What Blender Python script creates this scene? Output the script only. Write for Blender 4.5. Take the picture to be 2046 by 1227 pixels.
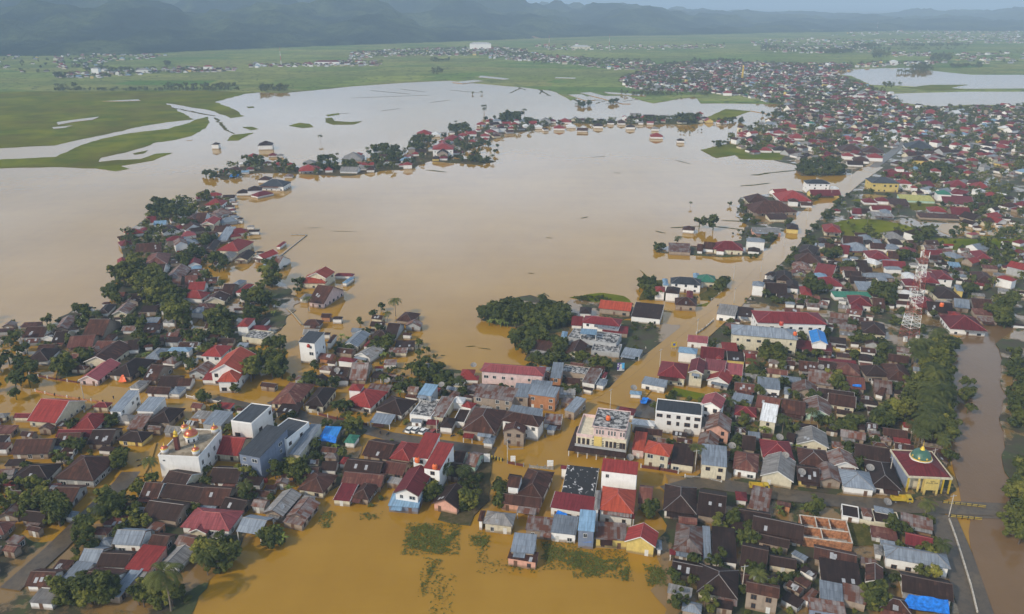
import bpy, math, random
from mathutils import Vector, Matrix, noise
R = math.radians
rnd = random.Random(7)
for o in list(bpy.data.objects): bpy.data.objects.remove(o)
S = bpy.context.scene
# ---------------- camera, sky, sun, exposure ----------------
CAM_H, FPX, HOR = 140.0, 1580.0, 6.0
PITCH = math.atan((613.5 - HOR) / FPX)
cam = bpy.data.cameras.new('camera'); camo = bpy.data.objects.new('camera', cam)
S.collection.objects.link(camo); S.camera = camo
camo.location = (0, 0, CAM_H); camo.rotation_euler = (math.pi / 2 - PITCH, 0, 0)
cam.sensor_width = 36; cam.lens = FPX / 2046 * 36; cam.clip_start = 1; cam.clip_end = 60000
SUN_EL, SUN_AZ = R(36), R(232)      # azimuth clockwise from +Y (north)
sun = bpy.data.lights.new('sun', 'SUN'); suno = bpy.data.objects.new('sun', sun); S.collection.objects.link(suno)
sun.energy = 3.6; sun.angle = R(1.0); sun.color = (1.0, .87, .68)
sd = Vector((math.sin(SUN_AZ) * math.cos(SUN_EL), math.cos(SUN_AZ) * math.cos(SUN_EL), math.sin(SUN_EL)))
suno.rotation_euler = sd.to_track_quat('Z', 'Y').to_euler(); suno.location = sd * 500
W = bpy.data.worlds.new('World'); S.world = W; W.use_nodes = True
nt = W.node_tree; nt.nodes.clear()
out = nt.nodes.new('ShaderNodeOutputWorld'); bg = nt.nodes.new('ShaderNodeBackground')
sky = nt.nodes.new('ShaderNodeTexSky'); sky.sky_type = 'NISHITA'; sky.sun_disc = False
sky.sun_elevation = SUN_EL; sky.sun_rotation = SUN_AZ; sky.air_density = 1.6; sky.dust_density = 2.5
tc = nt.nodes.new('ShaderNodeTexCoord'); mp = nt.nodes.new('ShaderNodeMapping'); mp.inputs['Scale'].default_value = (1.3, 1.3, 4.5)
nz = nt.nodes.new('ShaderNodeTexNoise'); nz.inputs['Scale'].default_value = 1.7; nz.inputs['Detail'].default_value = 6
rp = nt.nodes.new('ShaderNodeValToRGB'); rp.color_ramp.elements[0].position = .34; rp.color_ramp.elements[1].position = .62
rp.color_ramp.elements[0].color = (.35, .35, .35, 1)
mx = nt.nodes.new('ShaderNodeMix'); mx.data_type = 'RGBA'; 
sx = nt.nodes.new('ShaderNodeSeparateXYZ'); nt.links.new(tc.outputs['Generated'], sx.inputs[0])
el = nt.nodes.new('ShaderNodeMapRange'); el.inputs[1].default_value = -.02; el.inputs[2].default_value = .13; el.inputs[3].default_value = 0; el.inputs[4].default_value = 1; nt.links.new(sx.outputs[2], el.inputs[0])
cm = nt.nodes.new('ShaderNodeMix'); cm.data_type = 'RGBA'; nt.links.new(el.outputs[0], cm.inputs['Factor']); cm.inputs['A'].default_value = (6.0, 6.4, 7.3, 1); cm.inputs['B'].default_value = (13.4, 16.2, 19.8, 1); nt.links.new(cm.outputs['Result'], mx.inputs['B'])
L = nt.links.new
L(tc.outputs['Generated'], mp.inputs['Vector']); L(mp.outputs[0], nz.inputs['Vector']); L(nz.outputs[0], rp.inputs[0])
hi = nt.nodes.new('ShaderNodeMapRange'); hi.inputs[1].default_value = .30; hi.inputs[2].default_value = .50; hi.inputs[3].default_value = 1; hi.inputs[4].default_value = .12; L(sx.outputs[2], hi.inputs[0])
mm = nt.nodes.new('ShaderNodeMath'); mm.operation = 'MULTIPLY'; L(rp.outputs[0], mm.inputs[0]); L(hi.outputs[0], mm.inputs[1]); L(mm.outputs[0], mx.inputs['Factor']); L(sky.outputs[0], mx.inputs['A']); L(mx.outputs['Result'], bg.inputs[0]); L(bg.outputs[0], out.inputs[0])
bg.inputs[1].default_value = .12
S.view_settings.view_transform = 'Standard'; S.view_settings.look = 'None'; S.view_settings.gamma = 1
S.view_settings.exposure = -0.10
HAZE = 0.00018
S.render.engine = 'CYCLES'; S.cycles.volume_bounces = 0; S.cycles.max_bounces = 5; S.cycles.transparent_max_bounces = 8
# ---------------- pixel of the photograph -> point at height z ----------------
cp, sp = math.cos(PITCH), math.sin(PITCH)
def P(px, py, z=0.0):
    u = (px - 1023.0) / FPX; v = (613.5 - py) / FPX
    d = Vector((u, cp + v * sp, -sp + v * cp))
    if d.z > -1e-3: d.z = -1e-3
    t = (z - CAM_H) / d.z
    return Vector((d.x * t, d.y * t, z))
def PROJ(p):
    q = Vector(p) - Vector((0, 0, CAM_H)); dep = q.y * cp - q.z * sp; up = q.y * sp + q.z * cp
    return 1023 + FPX * q.x / dep, 613.5 - FPX * up / dep, dep
# ---------------- object helpers ----------------
COL = S.collection.objects
def tag(o, label=None, cat=None, group=None, kind=None):
    if label: o['label'] = label
    if cat: o['category'] = cat
    if group: o['group'] = group
    if kind: o['kind'] = kind
    return o
def empty(name, loc, rz=0.0):
    o = bpy.data.objects.new(name, None); o.empty_display_size = .5; COL.link(o); o.location = loc; o.rotation_euler = (0, 0, rz); return o
class MB:
    def __init__(s): s.v = []; s.f = []; s.m = []; s.uv = []
    def face(s, pts, m=0, uv=None):
        n = len(s.v); s.v += [tuple(p) for p in pts]; s.f.append(tuple(range(n, n + len(pts)))); s.m.append(m)
        s.uv.append(uv if uv else [(0, 0)] * len(pts))
    def box(s, x0, y0, z0, x1, y1, z1, m=0, bottom=False):
        A = [(x0, y0), (x1, y0), (x1, y1), (x0, y1)]
        for i in range(4):
            a, b = A[i], A[(i + 1) % 4]; l = math.hypot(b[0] - a[0], b[1] - a[1])
            s.face([(a[0], a[1], z0), (b[0], b[1], z0), (b[0], b[1], z1), (a[0], a[1], z1)], m, [(0, z0), (l, z0), (l, z1), (0, z1)])
        s.face([(p[0], p[1], z1) for p in A], m, [(p[0], p[1]) for p in A])
        if bottom: s.face([(p[0], p[1], z0) for p in A[::-1]], m)
    def bar(s, a, b, r, m=0, n=4, r2=None):
        a = Vector(a); b = Vector(b); r2 = r if r2 is None else r2
        d = (b - a).normalized(); u = d.orthogonal().normalized(); w = d.cross(u)
        ra = [a + (u * math.cos(2 * math.pi * (k + .5) / n) + w * math.sin(2 * math.pi * (k + .5) / n)) * r for k in range(n)]
        rb = [b + (u * math.cos(2 * math.pi * (k + .5) / n) + w * math.sin(2 * math.pi * (k + .5) / n)) * r2 for k in range(n)]
        for k in range(n): s.face([ra[k], ra[(k + 1) % n], rb[(k + 1) % n], rb[k]], m)
        s.face(ra[::-1], m); s.face(rb, m)
    def lathe(s, prof, c=(0, 0), n=20, m=0):
        for (r0, z0), (r1, z1) in zip(prof, prof[1:]):
            for k in range(n):
                a0, a1 = 2 * math.pi * k / n, 2 * math.pi * (k + 1) / n
                q = [(c[0] + r0 * math.cos(a0), c[1] + r0 * math.sin(a0), z0), (c[0] + r0 * math.cos(a1), c[1] + r0 * math.sin(a1), z0),
                     (c[0] + r1 * math.cos(a1), c[1] + r1 * math.sin(a1), z1), (c[0] + r1 * math.cos(a0), c[1] + r1 * math.sin(a0), z1)]
                if r0 < 1e-5: q = q[1:]
                elif r1 < 1e-5: q = q[:3]
                s.face(q, m, [(k / n, z0)] * len(q))
    def mesh(s, name, mats):
        me = bpy.data.meshes.new(name); me.from_pydata(s.v, [], s.f)
        for m in (mats if isinstance(mats, (list, tuple)) else [mats]): me.materials.append(m)
        me.polygons.foreach_set('material_index', s.m)
        ul = me.uv_layers.new(name='UVMap'); fl = [c for u in s.uv for p in u for c in p]; ul.data.foreach_set('uv', fl)
        me.update(); return me
    def build(s, name, mats, parent=None, smooth=False):
        me = s.mesh(name, mats)
        if smooth: me.polygons.foreach_set('use_smooth', [True] * len(me.polygons))
        o = bpy.data.objects.new(name, me); COL.link(o)
        if parent: o.parent = parent
        return o
# ---------------- materials ----------------
def newmat(name):
    m = bpy.data.materials.new(name); m.use_nodes = True; n = m.node_tree.nodes; b = n['Principled BSDF']; return m, n, m.node_tree.links.new, b
def mixc(n, l, fac, a, b):
    x = n.new('ShaderNodeMix'); x.data_type = 'RGBA'
    for s, v in (('Factor', fac), ('A', a), ('B', b)):
        if hasattr(v, 'is_linked'): l(v, x.inputs[s])
        elif isinstance(v, (int, float)): x.inputs[s].default_value = v
        else: x.inputs[s].default_value = (*v, 1) if len(v) == 3 else v
    return x.outputs['Result']
def math_(n, l, op, a, b=0.0, c=None):
    x = n.new('ShaderNodeMath'); x.operation = op
    for i, v in enumerate((a, b) if c is None else (a, b, c)):
        if hasattr(v, 'is_linked'): l(v, x.inputs[i])
        else: x.inputs[i].default_value = v
    return x.outputs[0]
def noise_(n, l, vec, scale, detail=4, rough=.55, sc=None):
    x = n.new('ShaderNodeTexNoise'); x.inputs['Scale'].default_value = scale; x.inputs['Detail'].default_value = detail; x.inputs['Roughness'].default_value = rough
    if sc:
        m = n.new('ShaderNodeMapping'); m.inputs['Scale'].default_value = sc; l(vec, m.inputs[0]); vec = m.outputs[0]
    l(vec, x.inputs['Vector']); return x.outputs[0]
def ramp(n, l, f, p0, p1, c0=(0, 0, 0), c1=(1, 1, 1)):
    x = n.new('ShaderNodeValToRGB'); e = x.color_ramp.elements; e[0].position = p0; e[1].position = p1; e[0].color = (*c0, 1); e[1].color = (*c1, 1); l(f, x.inputs[0]); return x.outputs[0]
def coord(n, which='Object'):
    return n.new('ShaderNodeTexCoord').outputs[which]
def wpos(n): return n.new('ShaderNodeNewGeometry').outputs['Position']
def plain(name, c, rough=.7, metal=0.0, var=.12):
    m, n, l, b = newmat(name); v = noise_(n, l, coord(n), 1.2, 5)
    k = [max(0, x * (1 - var * 1.6)) for x in c]; l(mixc(n, l, ramp(n, l, v, .35, .65), k, [min(1, x * (1 + var)) for x in c]), b.inputs['Base Color'])
    b.inputs['Roughness'].default_value = rough; b.inputs['Metallic'].default_value = metal; return m
def tin(name, base, alt, rust, amt, stripe=.6, rough=.55, metal=.0):
    """corrugated sheet roof: UV in metres, u along the eave, v up the slope"""
    m, n, l, b = newmat(name); uv = coord(n, 'UV'); sep = n.new('ShaderNodeSeparateXYZ'); l(uv, sep.inputs[0])
    oi = n.new('ShaderNodeObjectInfo')
    fu = math_(n, l, 'FLOOR', math_(n, l, 'MULTIPLY', sep.outputs[0], 1.15)); fv = math_(n, l, 'FLOOR', math_(n, l, 'MULTIPLY', sep.outputs[1], .42))
    cb = n.new('ShaderNodeCombineXYZ'); l(fu, cb.inputs[0]); l(fv, cb.inputs[1]); l(oi.outputs['Random'], cb.inputs[2])
    wn = n.new('ShaderNodeTexWhiteNoise'); wn.noise_dimensions = '3D'; l(cb.outputs[0], wn.inputs['Vector'])
    off = n.new('ShaderNodeVectorMath'); off.operation = 'ADD'; cr = n.new('ShaderNodeCombineXYZ')
    l(math_(n, l, 'MULTIPLY', oi.outputs['Random'], 97.0), cr.inputs[0]); l(uv, off.inputs[0]); l(cr.outputs[0], off.inputs[1])
    big = noise_(n, l, off.outputs[0], .28, 4); streak = noise_(n, l, off.outputs[0], 1.0, 5, .6, (1.6, .16, 1))
    hue = mixc(n, l, math_(n, l, 'MULTIPLY', wn.outputs['Value'], stripe), base, alt)
    s1 = mixc(n, l, ramp(n, l, streak, .42, .72), hue, [x * .5 for x in base])
    rf = ramp(n, l, math_(n, l, 'ADD', math_(n, l, 'MULTIPLY', big, .75), math_(n, l, 'MULTIPLY', wn.outputs['Value'], .28)), .72 - amt * .42, .86 - amt * .32)
    s2 = mixc(n, l, rf, s1, rust)
    fv2 = math_(n, l, 'FRACT', math_(n, l, 'MULTIPLY', sep.outputs[1], .42)); seam = math_(n, l, 'GREATER_THAN', fv2, .95)
    fu2 = math_(n, l, 'FRACT', math_(n, l, 'MULTIPLY', sep.outputs[0], 1.15)); seam2 = math_(n, l, 'GREATER_THAN', fu2, .9)
    s3 = mixc(n, l, math_(n, l, 'MULTIPLY', math_(n, l, 'MAXIMUM', seam, seam2), .45), s2, [x * .45 for x in base])
    hv = n.new('ShaderNodeHueSaturation'); l(s3, hv.inputs['Color']); l(math_(n, l, 'MULTIPLY_ADD', oi.outputs['Random'], .5, .75), hv.inputs['Value'])
    l(hv.outputs[0], b.inputs['Base Color']); b.inputs['Roughness'].default_value = rough + .15; b.inputs['Metallic'].default_value = metal; b.inputs['Specular IOR Level'].default_value = .22
    wv = n.new('ShaderNodeTexWave'); wv.bands_direction = 'X'; wv.inputs['Scale'].default_value = 1.25; l(uv, wv.inputs['Vector'])
    bp = n.new('ShaderNodeBump'); bp.inputs['Strength'].default_value = .35; bp.inputs['Distance'].default_value = .05; l(wv.outputs[1], bp.inputs['Height']); l(bp.outputs[0], b.inputs['Normal'])
    return m
RM = {
 'br': tin('roof_brown_rusted', (.050, .020, .013), (.100, .040, .027), (.12, .044, .022), .25),
 'db': tin('roof_dark_brown', (.029, .014, .010), (.048, .024, .018), (.075, .035, .024), .15),
 'ru': tin('roof_rust_red', (.115, .040, .030), (.19, .075, .055), (.22, .12, .085), .35),
 'rs': tin('roof_rust_and_zinc', (.19, .165, .16), (.36, .34, .33), (.12, .045, .026), .80, 1.0),
 'gy': tin('roof_weathered_zinc', (.21, .20, .195), (.31, .30, .29), (.12, .085, .065), .22, .7),
 'gb': tin('roof_blue_grey_zinc', (.185, .215, .26), (.27, .31, .36), (.13, .115, .11), .12, .5, .42),
 'lb': tin('roof_light_blue', (.19, .31, .44), (.25, .38, .52), (.2, .2, .22), .08, .4, .42),
 'bb': tin('roof_bright_blue', (.03, .20, .55), (.05, .27, .66), (.03, .12, .35), .10, .3, .45),
 'rd': tin('roof_red', (.24, .030, .026), (.30, .045, .036), (.15, .022, .020), .12, .35, .5),
 'cr': tin('roof_crimson', (.145, .018, .022), (.19, .028, .032), (.12, .018, .018), .15, .35, .5),
 'or': tin('roof_orange_red', (.33, .055, .028), (.40, .075, .036), (.30, .05, .028), .12, .35, .5),
 'pk': tin('roof_faded_pink', (.27, .065, .072), (.33, .09, .096), (.26, .06, .06), .12, .4, .5),
 'ch': tin('roof_charcoal', (.045, .050, .060), (.06, .065, .078), (.055, .05, .05), .12, .35, .5),
 'gn': tin('roof_green', (.04, .18, .12), (.055, .22, .15), (.05, .12, .08), .12, .4, .5),
 'wh': tin('roof_white', (.66, .67, .68), (.74, .75, .76), (.45, .44, .42), .10, .3, .5),
 'go': tin('roof_olive_yellow', (.42, .40, .12), (.50, .47, .16), (.30, .28, .10), .10, .3, .5),
}
def concrete(name, a, b2, lo=.46, hi=.56, sc=.7):
    m, n, l, b = newmat(name); v = noise_(n, l, coord(n), sc, 8, .7)
    l(mixc(n, l, ramp(n, l, v, lo, hi), a, b2), b.inputs['Base Color']); b.inputs['Roughness'].default_value = .85; return m
RM['co'] = concrete('slab_mouldy_concrete', (.035, .034, .036), (.42, .41, .40))
RM['dm'] = concrete('slab_black_with_white_peel', (.016, .016, .018), (.62, .62, .64), .58, .62, .45)
def wallmat(name, c, brick=False):
    m, n, l, b = newmat(name); ob = coord(n); oi = n.new('ShaderNodeObjectInfo'); sep = n.new('ShaderNodeSeparateXYZ'); l(ob, sep.inputs[0])
    v = noise_(n, l, ob, .8, 6, .65); st = noise_(n, l, ob, 1.3, 5, .6, (1, 1, .18))
    c1 = mixc(n, l, ramp(n, l, v, .40, .75), c, [x * (.90 if brick else .74) for x in c])
    c1 = mixc(n, l, math_(n, l, 'MULTIPLY', ramp(n, l, st, .52, .72), .25 if brick else .5), c1, [x * .5 for x in c])
    low = math_(n, l, 'SUBTRACT', 1.15, math_(n, l, 'MULTIPLY', sep.outputs[2], 1.0))
    lowf = ramp(n, l, math_(n, l, 'ADD', low, math_(n, l, 'MULTIPLY', v, .7)), .45, 1.1)
    c1 = mixc(n, l, math_(n, l, 'MULTIPLY', lowf, .75), c1, (.20, .13, .065))
    hv = n.new('ShaderNodeHueSaturation'); l(c1, hv.inputs['Color']); l(math_(n, l, 'MULTIPLY_ADD', oi.outputs['Random'], .22, .85), hv.inputs['Value'])
    l(hv.outputs[0], b.inputs['Base Color']); b.inputs['Roughness'].default_value = .85; return m
WM = {'w': wallmat('wall_white', (.80, .79, .77), True), 'c': wallmat('wall_cream', (.66, .60, .45)), 'p': wallmat('wall_salmon', (.66, .36, .27)),
 't': wallmat('wall_bare_render', (.34, .27, .21)), 'g': wallmat('wall_grey', (.40, .41, .42)), 'y': wallmat('wall_yellow', (.68, .52, .16)),
 'b': wallmat('wall_slate_blue', (.20, .24, .33)), 'm': wallmat('wall_mint', (.45, .62, .50)), 'o': wallmat('wall_brick_orange', (.45, .20, .09)),
 'k': wallmat('wall_light_pink', (.66, .50, .48))}
M = {
 'towerred': plain('tower_red', (.30, .065, .04), .6), 'glass': None, 'frame': plain('window_frame_white', (.6, .6, .58), .5), 'frameb': plain('window_frame_brown', (.12, .06, .035), .5), 'door': plain('door_wood', (.13, .07, .04), .55),
 'cap': plain('ridge_cap_metal', (.17, .16, .16), .5), 'capr': plain('ridge_cap_red', (.36, .07, .06), .5), 'capb': plain('ridge_cap_brown', (.10, .065, .055), .6), 'fascia': plain('fascia_white', (.68, .67, .64), .6), 'fasciab': plain('fascia_brown', (.10, .06, .045), .6),
 'post': plain('post_white', (.62, .6, .56), .7), 'sheet': plain('translucent_sheet', (.33, .34, .36), .5), 'steel': plain('galvanised_steel', (.38, .39, .40), .45, .3),
 'red': plain('paint_red', (.45, .05, .03), .5), 'white': plain('paint_white', (.76, .76, .74), .45), 'yellow': plain('paint_yellow', (.50, .36, .03), .45), 'black': plain('rubber_black', (.02, .02, .02), .8),
 'gold': plain('gilded_finial', (.75, .50, .06), .35, .4), 'copper': plain('copper_dome_tile', (.50, .13, .07), .3, .5), 'green': plain('dome_green', (.045, .12, .085), .4), 'orange': plain('orange_plastic', (.72, .14, .03), .5),
 'tarp': plain('blue_tarpaulin', (.01, .17, .62), .5, 0, .25), 'brick': plain('raw_brick', (.38, .17, .08), .9, 0, .3), 'conc': plain('grey_concrete', (.30, .29, .27), .9, 0, .25), 'conc2': plain('pale_concrete', (.48, .44, .38), .9, 0, .2),
 'bark': plain('bark', (.13, .09, .06), .9, 0, .3), 'pbark': plain('palm_bark', (.22, .17, .12), .9, 0, .3), 'maroon': plain('maroon_tile', (.11, .028, .022), .6), 'asph': None,
 'dish': plain('dish_mesh', (.20, .19, .18), .6), 'skin': plain('skin', (.28, .14, .08), .6), 'blue': plain('paint_blue', (.03, .10, .42), .5), 'cyan': plain('print_cyan', (.08, .42, .72), .5), 'purple': plain('print_purple', (.10, .06, .25), .5), 'cloth': plain('dark_cloth', (.03, .03, .05), .9),
}
m, n, l, b = newmat('window_glass'); b.inputs['Base Color'].default_value = (.03, .035, .045, 1); b.inputs['Roughness'].default_value = .12; M['glass'] = m
def leafmat(name, a, b2, c2):
    m, n, l, b = newmat(name); oi = n.new('ShaderNodeObjectInfo'); v = noise_(n, l, coord(n), 1.1, 3)
    wn = n.new('ShaderNodeTexWhiteNoise'); wn.noise_dimensions = '2D'; l(coord(n, 'UV'), wn.inputs['Vector'])
    x = mixc(n, l, ramp(n, l, v, .38, .62), a, b2); x = mixc(n, l, math_(n, l, 'MULTIPLY', wn.outputs['Value'], .55), x, c2)
    hv = n.new('ShaderNodeHueSaturation'); l(x, hv.inputs['Color']); l(math_(n, l, 'MULTIPLY_ADD', oi.outputs['Random'], .8, .6), hv.inputs['Value']); l(math_(n, l, 'MULTIPLY_ADD', oi.outputs['Random'], -.035, .515), hv.inputs['Hue'])
    l(hv.outputs[0], b.inputs['Base Color']); b.inputs['Roughness'].default_value = .75; b.inputs['Specular IOR Level'].default_value = .15; return m
M['leaf'] = leafmat('leaf_green', (.066, .078, .011), (.092, .102, .016), (.18, .18, .035))
M['leafy'] = leafmat('leaf_yellow_green', (.105, .118, .014), (.135, .142, .022), (.24, .22, .05))
M['leafd'] = leafmat('leaf_dark_green', (.044, .058, .010), (.062, .076, .014), (.11, .12, .025))
M['palm'] = leafmat('palm_green', (.034, .048, .010), (.050, .062, .014), (.105, .115, .028))
M['banana'] = leafmat('banana_green', (.090, .135, .025), (.12, .16, .032), (.20, .22, .05))
def watermat(name, c1, c2, rough=.04, bump=.05):
    m, n, l, b = newmat(name); w = wpos(n); v = noise_(n, l, w, .012, 5, .6); v2 = noise_(n, l, w, .12, 4, .6, (1, .35, 1))
    v3 = noise_(n, l, w, .035, 6, .7, (.35, 1.5, 1))
    f = math_(n, l, 'ADD', math_(n, l, 'ADD', math_(n, l, 'MULTIPLY', v, .5), math_(n, l, 'MULTIPLY', v3, .3)), math_(n, l, 'MULTIPLY', v2, .2))
    l(mixc(n, l, ramp(n, l, f, .36, .66), c1, c2), b.inputs['Base Color']); b.inputs['IOR'].default_value = 1.33
    b.inputs['Roughness'].default_value = rough; b.inputs['Specular IOR Level'].default_value = .5
    wv = noise_(n, l, w, .9, 3, .5, (1, .6, 1)); bp = n.new('ShaderNodeBump'); bp.inputs['Strength'].default_value = bump; bp.inputs['Distance'].default_value = .25
    l(wv, bp.inputs['Height']); l(bp.outputs[0], b.inputs['Normal']); return m
M['water'] = watermat('muddy_flood_water', (.290, .153, .010), (.372, .208, .022))
M['river'] = watermat('brown_river_water', (.150, .088, .038), (.185, .110, .050), .12, .25)
def groundmat(name, c1, c2, c3, s1=.05, s2=.8, rough=.95):
    m, n, l, b = newmat(name); w = wpos(n); v = noise_(n, l, w, s1, 5, .6); v2 = noise_(n, l, w, s2, 5, .65)
    x = mixc(n, l, ramp(n, l, v, .40, .60), c1, c2); x = mixc(n, l, math_(n, l, 'MULTIPLY', ramp(n, l, v2, .42, .68), .8), x, c3)
    l(x, b.inputs['Base Color']); b.inputs['Roughness'].default_value = rough; b.inputs['Specular IOR Level'].default_value = 0 if rough > .9 else .4; return m
M['grass'] = groundmat('meadow_grass', (.085, .115, .006), (.165, .175, .012), (.105, .088, .018), .025, .011)
M['weed'] = groundmat('floating_weed', (.070, .070, .016), (.12, .10, .03), (.045, .048, .012), .25, 1.5)
M['mud'] = groundmat('muddy_yard', (.085, .060, .032), (.055, .058, .022), (.13, .10, .06), .05, .6)
M['asph'] = groundmat('wet_asphalt', (.080, .062, .042), (.125, .092, .055), (.05, .04, .03), .05, .8, .4)
M['gravel'] = groundmat('grey_gravel', (.17, .155, .13), (.24, .22, .19), (.11, .10, .085), .2, 1.5)
def yardmat():
    m, n, l, b = newmat('half_flooded_yards'); w = wpos(n); v = noise_(n, l, w, .045, 6, .62); g = noise_(n, l, w, .13, 5, .6); d = noise_(n, l, w, .9, 4, .6)
    land = mixc(n, l, ramp(n, l, g, .42, .58), (.052, .040, .020), (.045, .060, .012)); land = mixc(n, l, math_(n, l, 'MULTIPLY', ramp(n, l, d, .4, .7), .6), land, (.030, .028, .014))
    f = ramp(n, l, v, .46, .50); x = mixc(n, l, f, (.22, .135, .045), land); l(x, b.inputs['Base Color'])
    rr = n.new('ShaderNodeMapRange'); l(f, rr.inputs[0]); rr.inputs[3].default_value = .06; rr.inputs[4].default_value = .95; l(rr.outputs[0], b.inputs['Roughness']); return m
M['yard'] = yardmat()
def fieldmat():
    m, n, l, b = newmat('rice_fields'); w = wpos(n)
    mp = n.new('ShaderNodeMapping'); mp.inputs['Scale'].default_value = (.006, .012, 0); mp.inputs['Rotation'].default_value = (0, 0, .35); l(w, mp.inputs[0])
    vo = n.new('ShaderNodeTexVoronoi'); vo.inputs['Scale'].default_value = 1.0; l(mp.outputs[0], vo.inputs['Vector'])
    hs = n.new('ShaderNodeSeparateColor'); l(vo.outputs['Color'], hs.inputs[0])
    x = mixc(n, l, hs.outputs[0], (.085, .175, .030), (.270, .300, .080)); x = mixc(n, l, math_(n, l, 'MULTIPLY', hs.outputs[1], .55), x, (.22, .19, .085))
    ve = n.new('ShaderNodeTexVoronoi'); ve.feature = 'DISTANCE_TO_EDGE'; l(mp.outputs[0], ve.inputs['Vector'])
    x = mixc(n, l, ramp(n, l, ve.outputs[0], .0, .06, (1, 1, 1), (0, 0, 0)), x, (.05, .07, .03)); v = noise_(n, l, w, .02, 5); x = mixc(n, l, math_(n, l, 'MULTIPLY', ramp(n, l, v, .45, .7), .5), x, (.075, .10, .03))
    l(x, b.inputs['Base Color']); b.inputs['Roughness'].default_value = .95; b.inputs['Specular IOR Level'].default_value = 0; return m
M['field'] = fieldmat()
def hillmat():
    m, n, l, b = newmat('forested_hills'); w = wpos(n); v = noise_(n, l, w, .0035, 6, .6); v2 = noise_(n, l, w, .03, 5, .7); v3 = noise_(n, l, w, .0022, 3)
    x = mixc(n, l, ramp(n, l, v, .44, .60), (.010, .022, .016), (.085, .110, .045)); x = mixc(n, l, ramp(n, l, v2, .40, .66), x, (.020, .034, .014)); x = mixc(n, l, ramp(n, l, v3, .70, .72), x, (.30, .20, .12))
    l(x, b.inputs['Base Color']); b.inputs['Roughness'].default_value = 1; b.inputs['Specular IOR Level'].default_value = 0
    bp = n.new('ShaderNodeBump'); bp.inputs['Strength'].default_value = 1; bp.inputs['Distance'].default_value = 14; l(v2, bp.inputs['Height']); l(bp.outputs[0], b.inputs['Normal']); return m
M['hill'] = hillmat()
# ---------------- building survey: tile origin and scale, then "ax ay bx by cx cy eave_height type roof wall [@key]" ----------------
TILES = {'T1': (110, 980, 4.967), 'T2': (450, 980, 4.967), 'T3': (800, 980, 4.967), 'T4': (1150, 980, 4.967), 'T5': (1500, 980, 4.65),
 'U1': (110, 780, 5.111), 'U2': (440, 780, 5.111), 'U3': (780, 780, 5.111), 'U4': (1120, 780, 5.111), 'U5': (1440, 780, 4.092),
 'V1': (110, 590, 5.843), 'V2': (440, 590, 5.843), 'V3': (770, 590, 5.843), 'V4': (1100, 590, 5.843), 'V5': (1430, 590, 5.843), 'V6': (1740, 590, 5.845),
 'W1': (110, 410, 6.136), 'W2': (380, 400, 5.843), 'W3': (1260, 430, 6.457), 'W4': (1500, 430, 6.816), 'W5': (1690, 430, 6.816),
 'X1': (380, 260, 5.846), 'X2': (680, 200, 5.846), 'X3': (1000, 160, 4.547), 'X4': (1460, 330, 7.869), 'X5': (1690, 310, 8.184), 'X6': (1400, 100, 3.789), 'X7': (110, 0, 3.148)}
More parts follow.
